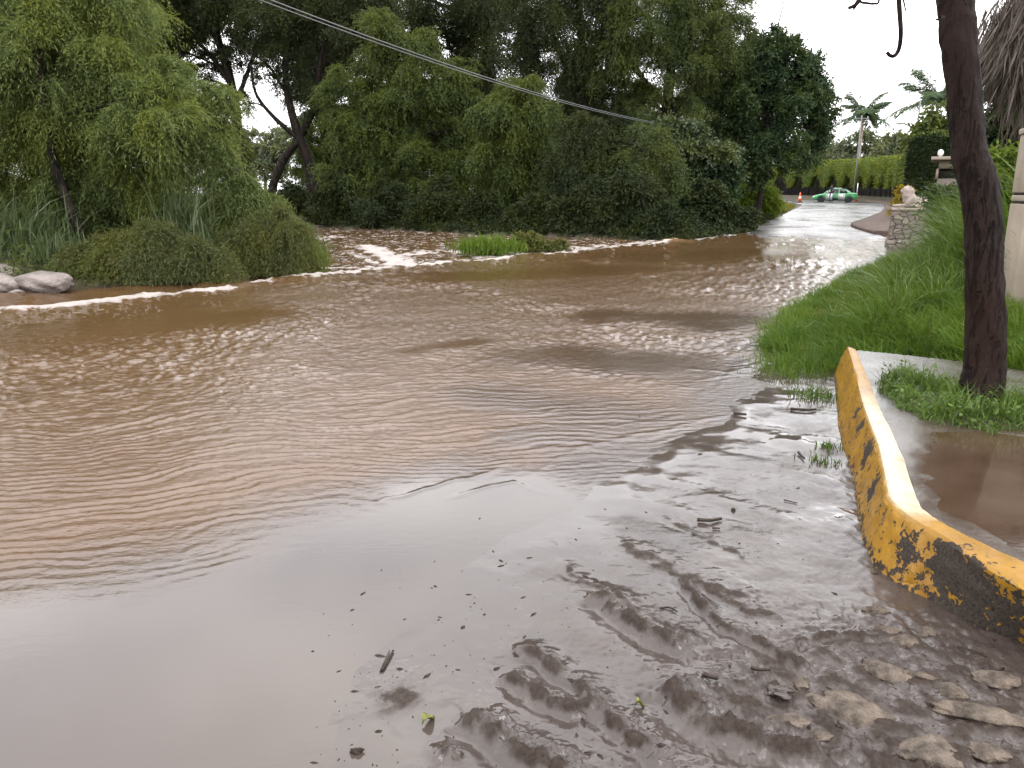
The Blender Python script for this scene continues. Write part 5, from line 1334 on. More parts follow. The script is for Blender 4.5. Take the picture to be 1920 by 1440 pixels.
def car(loc, rz):
    root = empty('patrol_car', loc, 0); tag(root, 'green and white small saloon car parked across the far road with its front door open', 'car')
    made = []
    def B(mb, name, mats, parent=root, smooth=True):
        o = mb.build(name, mats, None, smooth); o.parent = parent; made.append(o)
        if smooth:
            try: o.data.set_sharp_from_angle(angle=math.radians(40))
            except Exception: pass
        return o
    # lower body (x forward)
    st = [(-2.14, .66, .42, .74), (-2.08, .76, .30, .88), (-1.85, .81, .24, .95), (-1.45, .84, .2, .96), (-.9, .85, .19, .94), (0, .85, .19, .91), (.75, .85, .19, .90), (1.1, .845, .19, .875), (1.5, .83, .2, .82), (1.85, .79, .22, .73), (2.05, .70, .27, .64), (2.14, .58, .34, .55)]
    secs = []
    for x, w, b, t in st:
        secs.append([(x, -w * .86, b), (x, -w * .98, b + .12), (x, -w, b + (t - b) * .5), (x, -w * .97, t - .07), (x, -w * .86, t), (x, w * .86, t), (x, w * .97, t - .07), (x, w, b + (t - b) * .5), (x, w * .98, b + .12), (x, w * .86, b)])
    mb = MB(); loft(mb, secs); body = B(mb, 'body', M['car_green'])
    # cabin
    cs = [(-1.62, .70, .93, .93), (-1.3, .69, .92, 1.14), (-.95, .66, .92, 1.33), (-.5, .63, .9, 1.41), (0, .62, .9, 1.43), (.35, .63, .9, 1.40), (.75, .67, .89, 1.17), (1.12, .71, .87, .90)]
    secs = []
    for x, w, b, t in cs:
        bw = .75
        secs.append([(x, -bw, b - .02), (x, -(bw + (w - bw) * .55), b + (t - b) * .55), (x, -w + .03, t - .03), (x, -w + .12, t), (x, w - .12, t), (x, w - .03, t - .03), (x, bw + (w - bw) * .55, b + (t - b) * .55), (x, bw, b - .02)])
    mb = MB(); loft(mb, secs); B(mb, 'roof', M['car_green'])
    mb = MB(); mb.box((-.12, 0, 1.44), (.85, .95, .03), bev=.012); B(mb, 'roof_panel', M['car_white'])
    def quad_plate(pts, th=.012):
        pts = np.array(pts, float); nrm = np.cross(pts[1] - pts[0], pts[2] - pts[0]); nrm /= np.linalg.norm(nrm)
        V = np.concatenate([pts + nrm * th, pts - nrm * th]); m = len(pts)
        return V, [np.array([list(range(m))]), np.array([[m + k for k in range(m)][::-1]]), np.array([[k, m + k, m + (k + 1) % m, (k + 1) % m] for k in range(m)])]
    def plate(name, pts, mat, parent=root, th=.012):
        mb = MB(); mb.add(*quad_plate(pts, th)); return B(mb, name, mat, parent, False)
    for s in (1, -1):
        plate('window', [(-.42, s * .752, .95), (-1.18, s * .748, .95), (-.92, s * .672, 1.30), (-.40, s * .642, 1.375)], M['car_glass'])
        if s < 0: plate('window', [(.95, s * .752, .93), (-.34, s * .752, .95), (-.32, s * .642, 1.375), (.33, s * .645, 1.355)], M['car_glass'])
    plate('windscreen', [(1.10, -.58, .905), (1.10, .58, .905), (.40, .50, 1.385), (.40, -.50, 1.385)], M['car_glass'], th=.022)
    plate('rear_window', [(-1.58, .56, .955), (-1.58, -.56, .955), (-.97, -.50, 1.34), (-.97, .50, 1.34)], M['car_glass'], th=.022)
    # wheels
    for x in (1.32, -1.32):
        for s in (1, -1):
            w = MB(); a = np.arange(24) * 2 * PI / 24; rings = []
            for yy, r in [(-.09, .20), (-.09, .28), (-.06, .305), (.06, .305), (.09, .28), (.09, .20)]: rings.append([(x + r * math.cos(t), s * .76 + yy, .305 + r * math.sin(t)) for t in a])
            loft(w, rings); wo = B(w, 'wheel', M['rubber'])
            w = MB(); rings = []
            for yy, r in [(-.02, .205), (.07, .205), (.085, .18), (.06, .13), (.08, .05)]: rings.append([(x + r * math.cos(t), s * (.765 + yy), .305 + r * math.sin(t)) for t in a])
            loft(w, rings); ro = B(w, 'rim', M['alloy'], wo)
            w = MB(); rings = []
            for yy, r in [(.835, .36), (.855, .375), (.855, .33), (.835, .32)]: rings.append([(x + r * math.cos(t), s * yy, .32 + r * math.sin(t)) for t in a])
            loft(w, rings); B(w, 'wheel_arch', M['black_plastic'])
    # white door panels; the near front door stands open on its hinge
    def door_pts(x0, x1, s): return [(x1, s * .853, .27), (x0, s * .853, .27), (x0, s * .853, .88), (x1, s * .845, .86)]
    for s in (1, -1):
        d = plate('door', door_pts(-.92, -.28, s), M['car_white'], th=.014)
        mb = MB(); mb.box((-.78, s * .872, .80), (.14, .02, .03), bev=.006); B(mb, 'handle', M['black_plastic'], d)
    d = plate('door', door_pts(-.26, .86, -1), M['car_white'], th=.014)
    # opening and open door on the near side
    plate('door_opening', [(.84, .858, .27), (-.24, .858, .27), (-.30, .66, 1.36), (.30, .66, 1.34), (.80, .77, .95)], M['black_plastic'], th=.006)
    ang = math.radians(58); hx, hy = .88, .86
    def rot(p): x, y, z = p[0] - hx, p[1] - hy, p[2]; return (hx + x * math.cos(-ang) - y * math.sin(-ang), hy + x * math.sin(-ang) + y * math.cos(-ang), z)
    dd = plate('door', [rot(p) for p in [(.86, .86, .27), (-.24, .86, .27), (-.24, .86, .90), (.86, .86, .88)]], M['car_white'], th=.03)
    plate('door_window', [rot(p) for p in [(.78, .86, .92), (-.20, .86, .92), (-.26, .70, 1.35), (.28, .70, 1.33)]], M['car_glass'], dd)
    mb = MB(); mb.box(rot((.70, .95, .96)), (.08, .16, .11), rz=-ang, bev=.02); B(mb, 'mirror', M['black_plastic'], dd)
    for s in (1, -1):
        mb = MB(); mb.ell((2.0, s * .56, .60), (.13, .13, .07)); B(mb, 'headlight', M['lamp_clear'])
        mb = MB(); mb.box((-2.10, s * .62, .78), (.08, .2, .14), bev=.03); B(mb, 'tail_light', M['lamp_red'])
    mb = MB(); mb.box((2.10, 0, .40), (.14, 1.2, .16), bev=.05); B(mb, 'bumper', M['car_green']); mb = MB(); mb.box((-2.10, 0, .46), (.14, 1.3, .18), bev=.05); B(mb, 'bumper', M['car_green'])
    mb = MB(); mb.box((2.16, 0, .42), (.05, .5, .08), bev=.01); B(mb, 'grille', M['black_plastic'])
    mb = MB(); mb.box((-2.18, 0, .66), (.02, .36, .14), bev=.004); B(mb, 'number_plate', M['reflective_white'])
    root.rotation_euler = (0, 0, rz)
Cc = dp(1564, 381, 82.5); CZ = float(zroad(Cc[0], Cc[1]) + road_noise(np.array(Cc[0]), np.array(Cc[1]))) + .05
car((Cc[0], Cc[1], CZ), PI - .36)

def person(loc, rz):
    """one skinned body, stooping slightly towards the open door"""
    root = empty('person', loc, 0); tag(root, 'person in dark clothes and cap stooping at the open car door', 'person')
    J = [((0, 0, .92), .135), ((0, .02, 1.08), .125), ((0, .06, 1.28), .145), ((0, .10, 1.42), .10), ((0, .14, 1.50), .055), ((0, .18, 1.58), .085), ((0, .20, 1.68), .075),
         ((-.10, 0, .86), .10), ((-.11, .03, .50), .068), ((-.11, -.01, .10), .045), ((-.11, .12, .035), .035),
         ((.10, 0, .86), .10), ((.12, -.03, .50), .068), ((.13, -.10, .10), .045), ((.13, .03, .035), .035),
         ((-.20, .08, 1.40), .062), ((-.26, .16, 1.14), .046), ((-.22, .36, 1.02), .034), ((-.21, .44, 1.01), .03),
         ((.20, .08, 1.40), .062), ((.26, .16, 1.14), .046), ((.20, .38, 1.08), .034), ((.19, .46, 1.08), .03)]
    E = [(0, 1), (1, 2), (2, 3), (3, 4), (4, 5), (5, 6), (0, 7), (7, 8), (8, 9), (9, 10), (0, 11), (11, 12), (12, 13), (13, 14), (3, 15), (15, 16), (16, 17), (17, 18), (3, 19), (19, 20), (20, 21), (21, 22)]
    me = bpy.data.meshes.new('body'); me.from_pydata([j[0] for j in J], E, []); o = bpy.data.objects.new('body', me); COL.objects.link(o)
    md = o.modifiers.new('skin', 'SKIN'); md.use_smooth_shade = True
    for i, v in enumerate(me.skin_vertices[0].data): v.radius = (J[i][1], J[i][1] * .85); v.use_root = (i == 0)
    o.modifiers.new('sub', 'SUBSURF').render_levels = 2
    me.materials.append(M['dark_cloth']); o.parent = root
    mb = MB()
    mb.ell((0, .195, 1.615), (.078, .095, .115)); mb.ell((0, .295, 1.60), (.014, .022, .02))
    for s in (1, -1): mb.ell((s * .078, .19, 1.61), (.012, .02, .03)); mb.ell((s * .03, .283, 1.635), (.012, .01, .008))
    mb.ell((0, .28, 1.565), (.026, .012, .008))
    h = mb.build('head', M['skin'], None, True); h.parent = root
    mb = MB(); mb.ell((0, .185, 1.68), (.09, .11, .07)); mb.box((0, .30, 1.675), (.13, .10, .012), bev=.004); c = mb.build('cap', M['hair'], None, True); c.parent = root
    for s in (1, -1):
        mb = MB(); hx = s * .205
        mb.ell((hx, .475, 1.02 if s < 0 else 1.08), (.022, .045, .034))
        for k in range(4): mb.tube([(hx + (k - 1.5) * .011, .50, (1.02 if s < 0 else 1.08)), (hx + (k - 1.5) * .014, .54 + .006 * (k in (1, 2)), (1.0 if s < 0 else 1.06)), (hx + (k - 1.5) * .014, .555, (.975 if s < 0 else 1.035))], [.009, .008, .006], 6)
        mb.tube([(hx - s * .02, .46, 1.03 if s < 0 else 1.09), (hx - s * .045, .50, 1.02 if s < 0 else 1.08), (hx - s * .05, .525, 1.0 if s < 0 else 1.06)], [.01, .009, .006], 6)
        q = mb.build('hand', M['skin'], None, True); q.parent = root
    root.rotation_euler = (0, 0, rz)
pp = dp(1557, 382, 81.2); person((pp[0], pp[1], CZ - .02), -.25)

def cone_thing(px, Yc, h, label, tall):
    c = dp(px, 380, Yc); z = float(zroad(c[0], c[1]) + road_noise(np.array(c[0]), np.array(c[1]))) + .02
    root = empty('traffic_cone', (c[0], c[1], z)); tag(root, label, 'traffic cone')
    prof = [(.0, .30), (.04, .30), (.05, .20), (.3, .15), (.62, .085), (.9, .05), (.92, .03)] if not tall else [(0, .32), (.05, .32), (.06, .2), (.35, .13), (.72, .07), (.75, .05)]
    def lathe(name, prof, mat, square=False):
        mb = MB(); a = np.arange(20) * 2 * PI / 20; secs = [[(c[0] + r * math.cos(t), c[1] + r * math.sin(t), z + zz) for t in a] for zz, r in prof]; loft(mb, secs); return mb.build(name, mat, root, True)
    mb = MB(); mb.box((c[0], c[1], z + .025), (.56, .56, .05), bev=.015); mb.build('base', M['rubber'], root)
    lathe('body', [(zz * 1.05 + .05, r) for zz, r in prof[2:]], M['orange_plastic'])
    lathe('band', [(.42, .142 if not tall else .128), (.43, .146 if not tall else .130), (.58, .115 if not tall else .105), (.59, .110 if not tall else .10)], M['reflective_white'])
    if tall:
        mb = MB(); mb.tube([(c[0], c[1], z + .75), (c[0], c[1], z + h)], [.045, .04], 10); mb.build('post', M['reflective_white'], root, True)
cone_thing(1499, 84, 1, 'orange traffic cone standing alone on the road left of the car', False)
cone_thing(1605, 84, 1.95, 'orange traffic cone with a tall white post right behind the car', True)

# ------------------------------------------------------------------ rubble stone materials
def rubblemat(name, scale, cols, joint=(.09, .075, .065), flat=(1, 1, 1.5)):
    k = NT(name); v = k.coord('Object', flat)
    d = k.n('ShaderNodeVectorMath', operation='ADD'); nn = k.n('ShaderNodeTexNoise'); nn.inputs['Scale'].default_value = 3 * scale / 4; k.l(v, nn.inputs['Vector'])
    sc = k.n('ShaderNodeVectorMath', operation='SCALE'); sc.inputs['Scale'].default_value = .25; k.l(nn.outputs['Color'], sc.inputs[0]); k.l(v, d.inputs[0]); k.l(sc.outputs[0], d.inputs[1])
    a = k.n('ShaderNodeTexVoronoi', feature='DISTANCE_TO_EDGE'); a.inputs['Scale'].default_value = scale; k.l(d.outputs[0], a.inputs['Vector'])
    b = k.n('ShaderNodeTexVoronoi', feature='F1'); b.inputs['Scale'].default_value = scale; k.l(d.outputs[0], b.inputs['Vector'])
    sep = k.n('ShaderNodeSeparateColor'); k.l(b.outputs['Color'], sep.inputs[0])
    c = k.ramp(sep.outputs[0], [(i / (len(cols) - 1), q) for i, q in enumerate(cols)])
    f = k.noise(v, 14, 6, .7)
    c = k.mix(k.math('MULTIPLY', f, .5), c, tuple(x * .5 for x in cols[0]))
    e = k.ramp(a.outputs['Distance'], [(.02, 0), (.09, 1)])
    c = k.mix(e, joint, c)
    k.pbr(c, .75, .3, 0, k.bump(k.math('ADD', e, k.math('MULTIPLY', f, .5)), .9, .04)); M[name] = k.m
rubblemat('rubble', 4.6, [(.21, .17, .145), (.29, .25, .215), (.17, .135, .115), (.25, .20, .17), (.31, .28, .21)], (.055, .045, .04))
rubblemat('rubble_warm', 3.2, [(.2, .16, .13), (.26, .21, .165), (.145, .115, .095), (.30, .23, .16)], (.06, .05, .04))
plain('carved_stone', (.27, .22, .195), .75, .3, .3, 5, .8, .02)
plain('plaster', (.27, .225, .175), .7, .3, .18, 2.2, .3, .01)
plain('plaster_pink', (.18, .142, .13), .75, .3, .25, 1.5, .3, .01)
plain('pale_rock', (.19, .162, .15), .7, .2, .5, 2.5, 1.0, .06)
plain('cobble', (.12, .095, .075), .6, .2, .7, 22, 1.0, .02)
plain('wet_wood', (.028, .019, .014), .5, .2, .3, 40, .6, .003)
plain('leaf_litter', (.12, .13, .02), .4, .5, .3, 40, .3, .002)

# ---- stone pedestal and the lion lying on it
Yp = 23.6
pl = dp(1682, 455, Yp); prr = dp(1752, 455, Yp); PX = (pl[0] + prr[0]) / 2; PW = prr[0] - pl[0]; PZ = gz(PX, Yp)
def pedestal():
    z0 = -.1; zt = dp(1715, 390, Yp)[2]
    root = empty('stone_pedestal', (PX, Yp + .5, z0)); tag(root, 'rubble stone gate pedestal with a flat cap beside the far water edge', 'pedestal')
    mb = MB(); bm = bmesh.new(); bmesh.ops.create_cube(bm, size=1); bmesh.ops.subdivide_edges(bm, edges=bm.edges[:], cuts=14, use_grid_fill=True)
    for v in bm.verts:
        t = v.co.z + .5; k = 1.06 - .06 * t; p = v.co.copy()
        nz = float(perlin(np.array([p.x * 4 + p.y * 3.1 + 9]), np.array([p.z * 6 + p.y * 2]), 130)[0]) * .03
        v.co = Vector((p.x * (PW * .94) * k * (1 + nz), p.y * 1.0 * k * (1 + nz), p.z * (zt - z0 - .09)))
    mb._bm(bm, Matrix.Translation((PX, Yp + .5, (z0 + zt - .09) / 2))); mb.build('pillar', M['rubble'], root)
    mb = MB(); mb.box((PX, Yp + .5, zt - .045), (PW * .97, 1.06, .085), bev=.02); mb.build('cap', M['carved_stone'], root)
    # low footing stones
    mb = MB(); mb.box((PX + .05, Yp + .42, .06), (PW * 1.16, 1.3, .3), bev=.06); mb.build('footing', M['rubble'], root)
    root.rotation_euler = (0, 0, -.40)
    return zt
LZ = pedestal()
def blob_mesh(name, parts, vox, mat, parent=None, smooth_it=6):
    mb = MB()
    for p in parts: mb.ell(*p)
    o = mb.build(name, mat, parent, True)
    r = o.modifiers.new('fuse', 'REMESH'); r.mode = 'VOXEL'; r.voxel_size = vox; r.use_smooth_shade = True
    s = o.modifiers.new('soft', 'SMOOTH'); s.iterations = smooth_it; s.factor = .5
    return o
def lion():
    x0, y0, z0 = PX, Yp + .45, LZ
    root = empty('lion_statue', (x0, y0, z0)); tag(root, 'weathered pinkish stone lion lying on the pedestal, head raised and facing left', 'statue')
    E = lambda x, y, z, a, b, c, ry=0: ((x0 + x, y0 + y, z0 + z), (a, b, c), 12, 8, Euler((0, ry, 0)).to_matrix())
    parts = [E(.16, 0, .17, .36, .19, .16, .12), E(.36, 0, .17, .18, .21, .17), E(-.10, 0, .24, .20, .19, .21), E(-.16, 0, .36, .17, .18, .20), E(-.15, 0, .47, .165, .17, .15), E(-.20, 0, .53, .13, .13, .12),
             E(-.30, 0, .49, .085, .085, .07), E(-.34, 0, .47, .045, .06, .045), E(-.26, 0, .43, .07, .07, .05), E(-.13, .10, .62, .035, .03, .04), E(-.13, -.10, .62, .035, .03, .04),
             E(-.30, .12, .06, .24, .055, .055), E(-.30, -.12, .06, .24, .055, .055), E(-.50, .12, .055, .07, .06, .05), E(-.50, -.12, .055, .07, .06, .05), E(-.12, -.16, .16, .09, .07, .16, .5), E(-.12, .16, .16, .09, .07, .16, .5),
             E(.36, -.19, .12, .20, .07, .12), E(.36, .19, .12, .20, .07, .12), E(.20, -.22, .05, .17, .05, .045), E(.20, .22, .05, .17, .05, .045), E(.48, -.10, .05, .12, .035, .035), E(.0, 0, .05, .5, .22, .05)]
    blob_mesh('body', parts, .022, M['carved_stone'], root, 4)
    for s in (1, -1):
        mb = MB(); mb.ell((x0 - .305, y0 + s * .062, z0 + .535), (.018, .02, .016), 8, 6); mb.build('eye', M['dark_wall'], root, True)
    mb = MB(); mb.ell((x0 - .385, y0, z0 + .475), (.014, .032, .018), 8, 6); mb.build('nose', M['dark_wall'], root, True)
    root.rotation_euler = (0, 0, -.40)
lion()

# ---- gatehouse
def gatehouse():
    Yg = 40; a = dp(1750, 400, Yg)[0]; b = dp(1905, 400, Yg)[0]; zt = dp(1760, 300, Yg)[2]; z0 = gz(a + 1, Yg) - .2
    root = empty('gatehouse', (a, Yg, z0)); tag(root, 'pale plastered gatehouse with a flat slab roof and a dark slit, behind the leaning trunk', 'gatehouse')
    h = zt - z0; cx = (a + b) / 2; w = b - a
    mb = MB()
    zs0 = dp(1760, 335, Yg)[2]; zs1 = dp(1760, 316, Yg)[2]; xs = dp(1757, 316, Yg)[0]
    # walls around a real slit opening
    mb.box((cx, Yg + 1.6, (z0 + zs0) / 2), (w, 3.2, zs0 - z0)); mb.build('wall', M['plaster_pink'], root)
    mb = MB(); mb.box((cx, Yg + 1.6, (zs1 + zt) / 2), (w, 3.2, zt - zs1)); mb.box(((a + xs) / 2, Yg + 1.6, (zs0 + zs1) / 2), (xs - a, 3.2, zs1 - zs0)); mb.box((b - .2, Yg + 1.6, (zs0 + zs1) / 2), (.4, 3.2, zs1 - zs0)); mb.build('upper_wall', M['plaster'], root)
    mb = MB(); mb.box(((xs + b) / 2 - .2, Yg + .55, (zs0 + zs1) / 2), (b - xs - .41, .1, zs1 - zs0 - .005)); mb.build('louvre', M['dark_wall'], root)
    mb = MB(); mb.box((cx - .1, Yg + 1.5, zt + .075), (w + .6, 4.0, .15), bev=.015); mb.build('roof', M['plaster'], root)
    root.rotation_euler = (0, 0, -.48)
    mb = MB(); mb.ell((a - .02, Yg - .1, zt + .33), (.14, .14, .17)); mb.tube([(a - .02, Yg - .1, zt + .15), (a - .02, Yg - .1, zt + .22)], [.07, .05], 10); mb.build('roof_lamp', M['lamp_clear'], root, True)
gatehouse()

# ---- gate pillar and stone wall at the right edge
def gate_pillar():
    Yg = 7.4; a = dp(1921, 600, Yg)[0]; z0 = gz(a, Yg) - .15; zt = dp(1915, 243, Yg)[2]
    w = .62; y0 = Yg + w / 2; cx = a + w / 2 + .01
    root = empty('gate_pillar', (cx, y0, z0)); tag(root, 'tall tan plastered gate pillar with two dark grooves at the right edge', 'pillar')
    zg1 = dp(1905, 364, Yg)[2]; zg2 = dp(1905, 381, Yg)[2]; gw = .011
    segs = [(z0, zg2 - gw), (zg2 + gw, zg1 - gw), (zg1 + gw, zt)]
    mb = MB()
    for s0, s1 in segs: mb.box((cx, y0, (s0 + s1) / 2), (w, w, s1 - s0), bev=.012)
    mb.build('shaft', M['plaster'], root)
    mb = MB()
    for zg in (zg1, zg2): mb.box((cx, y0, zg), (w - .04, w - .04, gw * 2))
    mb.build('groove', M['dark_wall'], root)
    mb = MB(); mb.box((cx, y0, zt + .03), (w + .03, w + .03, .06), bev=.012); mb.build('cap', M['plaster'], root)
    mb = MB(); mb.box((cx + .10, y0 - w / 2 - .03, (z0 + zt) / 2 - .1), (.10, .06, zt - z0 - .25), bev=.012); mb.build('pilaster', M['plaster'], root)
    root.rotation_euler = (0, 0, -.35)
    # rubble wall running off to the right
    wr = empty('stone_wall', (cx + .6, y0 - .35, z0)); tag(wr, 'rough rubble stone wall joining the gate pillar at the right edge', 'wall', kind='thing')
    bm = bmesh.new(); bmesh.ops.create_cube(bm, size=1); bmesh.ops.subdivide_edges(bm, edges=bm.edges[:], cuts=24, use_grid_fill=True)
    for v in bm.verts:
        p = v.co.copy(); nz = float(perlin(np.array([p.x * 16]), np.array([p.z * 7 + p.y * 3]), 131)[0]) * .04
        v.co = Vector((p.x * 3.0, p.y * .45 + nz * (1 if p.y > 0 else -1), p.z * 1.15 + (nz * .8 if p.z > .45 else 0)))
    mb = MB(); mb._bm(bm, Matrix.Translation((cx + 1.5 - .12, y0 - w / 2 - .29, z0 + .55))); mb.build('wall', M['rubble_warm'], wr)
gate_pillar()

# ---- street lamp and pole
def lamp(label, px, ytop, Yl, arm_px, arm_py0, arm_py1, group=None, cross=False):
    t = dp(px, ytop, Yl); b = np.array([t[0], Yl, gz(t[0], Yl)])
    root = empty('street_lamp', b); tag(root, label, 'street lamp', group)
    mb = MB(); mb.tube([b, (b + t) / 2, t], [.10, .085, .065], 10); mb.build('pole', M['steel_grey'], root, True)
    s = dp(px, arm_py0, Yl); e = dp(arm_px, arm_py1, Yl)
    mb = MB(); mb.tube(spline([s, s + (e - s) * .5 + np.array([0, 0, .12]), e], 8), [.04] * 8, 6); mb.build('arm', M['steel_grey'], root, True)
    mb = MB(); mb.ell(tuple(e + np.array([-.15, 0, 0])), (.42, .14, .09)); mb.build('lamp_head', M['steel_grey'], root, True)
    if cross:
        c = t - np.array([0, 0, .35]); mb = MB(); mb.box(tuple(c), (1.7, .1, .1), bev=.01); mb.build('crossarm', M['steel_grey'], root)
        for dx in (-.7, 0, .7):
            mb = MB(); mb.tube([c + [dx, 0, .05], c + [dx, 0, .22]], [.05, .035], 8); mb.build('insulator', M['lamp_clear'], root, True)
lamp('tall street lamp with its arm reaching left above the hedge corner', 1726, 188, 72, 1690, 238, 232)
lamp('pole with a crossarm and a small lamp arm in front of the slim palm', 1616, 216, 92, 1592, 234, 230, cross=True)

# ---- overhead cables
def cable(label, p0, p1, r, sag):
    n = 60; t = np.linspace(0, 1, n)[:, None]
    q = p0 + (p1 - p0) * t - np.array([0, 0, 1.]) * sag * 4 * t * (1 - t)
    V, Fq, Ft = tube(q, r, 6)
    o = mesh_np('cable', V, [Fq, Ft], M['cable'], smooth=True); tag(o, label, 'cable', 'overhead cables')
plain('cable', (.12, .12, .125), .5, .4, .1, 2, 0)
a = dp(60, -170, 14); b = dp(1240, 233, 38.5)
cable('upper of the two grey cables crossing above the river into the trees', a + np.array([.0, 0, .06]), b + np.array([0, 0, .03]), .014, .42)
cable('lower of the two grey cables crossing above the river into the trees', a + np.array([.0, 0, -.03]), b + np.array([0, 0, -.02]), .013, .42)

# ------------------------------------------------------------------ rocks, cobbles, sticks, leaves
def rock(name, label, cat, c, r, seed, mat, group=None, rough=.28, flat=1.0, rz=0, sub=4):
    bm = bmesh.new(); bmesh.ops.create_icosphere(bm, subdivisions=sub, radius=1)
    V = np.array([v.co[:] for v in bm.verts])
    d = 1 + rough * (fbm(V[:, 0] * 1.3 + seed * 3.1 + V[:, 2], V[:, 1] * 1.3 + V[:, 2] * .8 + seed, 4, 140))
    # a few flattened faces
    rg = np.random.default_rng(seed)
    V = V * d[:, None]
    for q in norm(rg.normal(0, 1, (7, 3))):
        k = V @ q; lim = .72; V = V - np.maximum(k - lim, 0)[:, None] * q * .85
    V = V * np.array(r)
    ca, sa = math.cos(rz), math.sin(rz); V = np.column_stack([V[:, 0] * ca - V[:, 1] * sa, V[:, 0] * sa + V[:, 1] * ca, V[:, 2]])
    for v, p in zip(bm.verts, V): v.co = p
    me = bpy.data.meshes.new(name); bm.to_mesh(me); bm.free()
    me.polygons.foreach_set('use_smooth', np.ones(len(me.polygons), bool)); me.materials.append(M[mat])
    o = bpy.data.objects.new(name, me); o.location = [float(x) for x in c]; COL.objects.link(o)
    return tag(o, label, cat, group)
GR = 'pale rocks at the left water edge'
for px, py, Yr, r, lab in [(72, 530, 13.7, (.52, .36, .24), 'largest pale pinkish rock at the left water edge'), (10, 533, 13.5, (.36, .3, .2), 'pale rock cut by the left picture edge'), (30, 548, 13.4, (.22, .16, .07), 'small flat rock in front of the two pale ones'),
                           (0, 516, 14.6, (.4, .3, .22), 'grey rock behind the pale ones at the left edge'), (112, 520, 14.5, (.2, .16, .09), 'small grey rock tucked under the willow behind the pale one')]:
    c = dp(px, py, Yr); rock('rock', lab, 'rock', c, r, int(px + 5), 'pale_rock', GR, .22)

GC = 'cobbles half buried in the mud by the kerb'
for i, (px, py, rx, ry, hz, rz, lab) in enumerate([
    (1660, 1250, .085, .050, .030, -.5, 'pale pointed cobble, brightest of those in the mud'), (1696, 1196, .055, .034, .022, -.2, 'small pale cobble just behind the brightest one'),
    (1600, 1318, .125, .070, .026, -.6, 'long broken-faced cobble left of the bright pointed one'), (1502, 1272, .03, .024, .018, .2, 'little pale cobble beside the curled mud ridge'),
    (1478, 1352, .06, .042, .020, -.1, 'yellowish cobble low among the tyre ridges'), (1838, 1330, .135, .044, .026, -.32, 'longest flat cobble near the right edge'), (1748, 1412, .085, .06, .026, .1, 'big pale cobble at the bottom edge'),
    (1790, 1292, .045, .03, .026, -.4, 'rounded cobble on the end of the long flat one'), (1645, 1140, .045, .022, .016, -.2, 'small cobble nearest to the black patch of the kerb foot'), (1660, 1174, .055, .022, .016, -.1, 'flat cobble between the kerb foot and the bright one'),
    (1740, 1178, .04, .024, .018, .2, 'greyish cobble close under the kerb'), (1725, 1260, .05, .016, .014, -.3, 'thin sliver of cobble right of the bright pointed one'), (1875, 1268, .075, .038, .02, -.2, 'dull cobble under the kerb at the right edge'),
    (1538, 1382, .035, .02, .014, 0, 'tiny cobble between two mud ridges at the bottom'), (1855, 1405, .06, .03, .018, -.2, 'cobble at the bottom right corner'), (1905, 1340, .04, .03, .022, .3, 'cobble at the right edge beside the long flat one')]):
    x, y = gp(px, py, .05)[:2]; z = mud_z(x, y)
    rock('cobblestone', lab, 'cobble', (x, y, z + hz * .05), (rx * 1.1, ry * 1.15, hz * 1.0), 200 + i, 'cobble', GC, .26, rz=rz, sub=4)

def stick(label, p, r, name='stick', cat='stick', group='sticks on the mud', wet=True, fork=None):
    pts = []
    for px, py, dz in p:
        x, y = gp(px, py, .035)[:2]; z = max(mud_z(x, y), .0); pts.append((x, y, z + r + dz))
    mb = MB(); q = spline(pts, 10) if len(pts) > 2 else spline(pts, 6); mb.tube(q, np.linspace(r, r * .7, len(q)), 7, True, .25, int(p[0][0]))
    if fork:
        f = []
        for px, py, dz in fork: x, y = gp(px, py, .035)[:2]; f.append((x, y, max(mud_z(x, y), 0) + r * .6 + dz))
        mb.tube(spline(f, 6), np.linspace(r * .6, r * .35, 6), 6)
    o = mb.build(name, M['wet_wood'], None, True); return tag(o, label, cat, group)
stick('pair of short dark twigs lying side by side in the shallow film of water', [(716, 1246, .002), (737, 1207, .002)], .0045, fork=[(712, 1248, .002), (730, 1206, .003)])
stick('dark stick lying across the mud level with the kerb corner', [(1308, 972, .004), (1330, 975, .004), (1353, 971, .003)], .010)
stick('short dark twig just in front of the bigger stick', [(1336, 986, .002), (1350, 988, .002)], .005)
stick('thin dark stick on the mud near the grass tip', [(1482, 765, .004), (1512, 768, .006), (1530, 767, .003)], .011)
stick('small dark stick at the water edge on the mud', [(1376, 770, .004), (1400, 773, .004)], .012)
stick('short slanting stick near the weeds beside the kerb', [(1497, 848, .004), (1508, 860, .003)], .009)
stick('dark twig on the mud between the tyre ridges', [(1408, 1258, .003), (1425, 1264, .003), (1445, 1266, .002)], .007)
stick('dark clod-like twig left of the ridge twig', [(1318, 1272, .003), (1345, 1280, .004)], .009)
stick('dark stick among the cobbles at the right edge', [(1856, 1278, .004), (1868, 1265, .008), (1882, 1254, .004)], .006)
stick('straw-coloured stem lying in front of the kerb', [(1795, 1212, .003), (1830, 1222, .004), (1850, 1232, .002)], .0035)
stick('fine twig on the wet mud above the tyre ridges', [(1470, 937, .002), (1495, 944, .002)], .004)
stick('forked twig on the mud beside the ridge crest', [(1238, 1143, .002), (1255, 1138, .003), (1270, 1145, .002)], .004, fork=[(1255, 1139, .003), (1268, 1136, .002)])
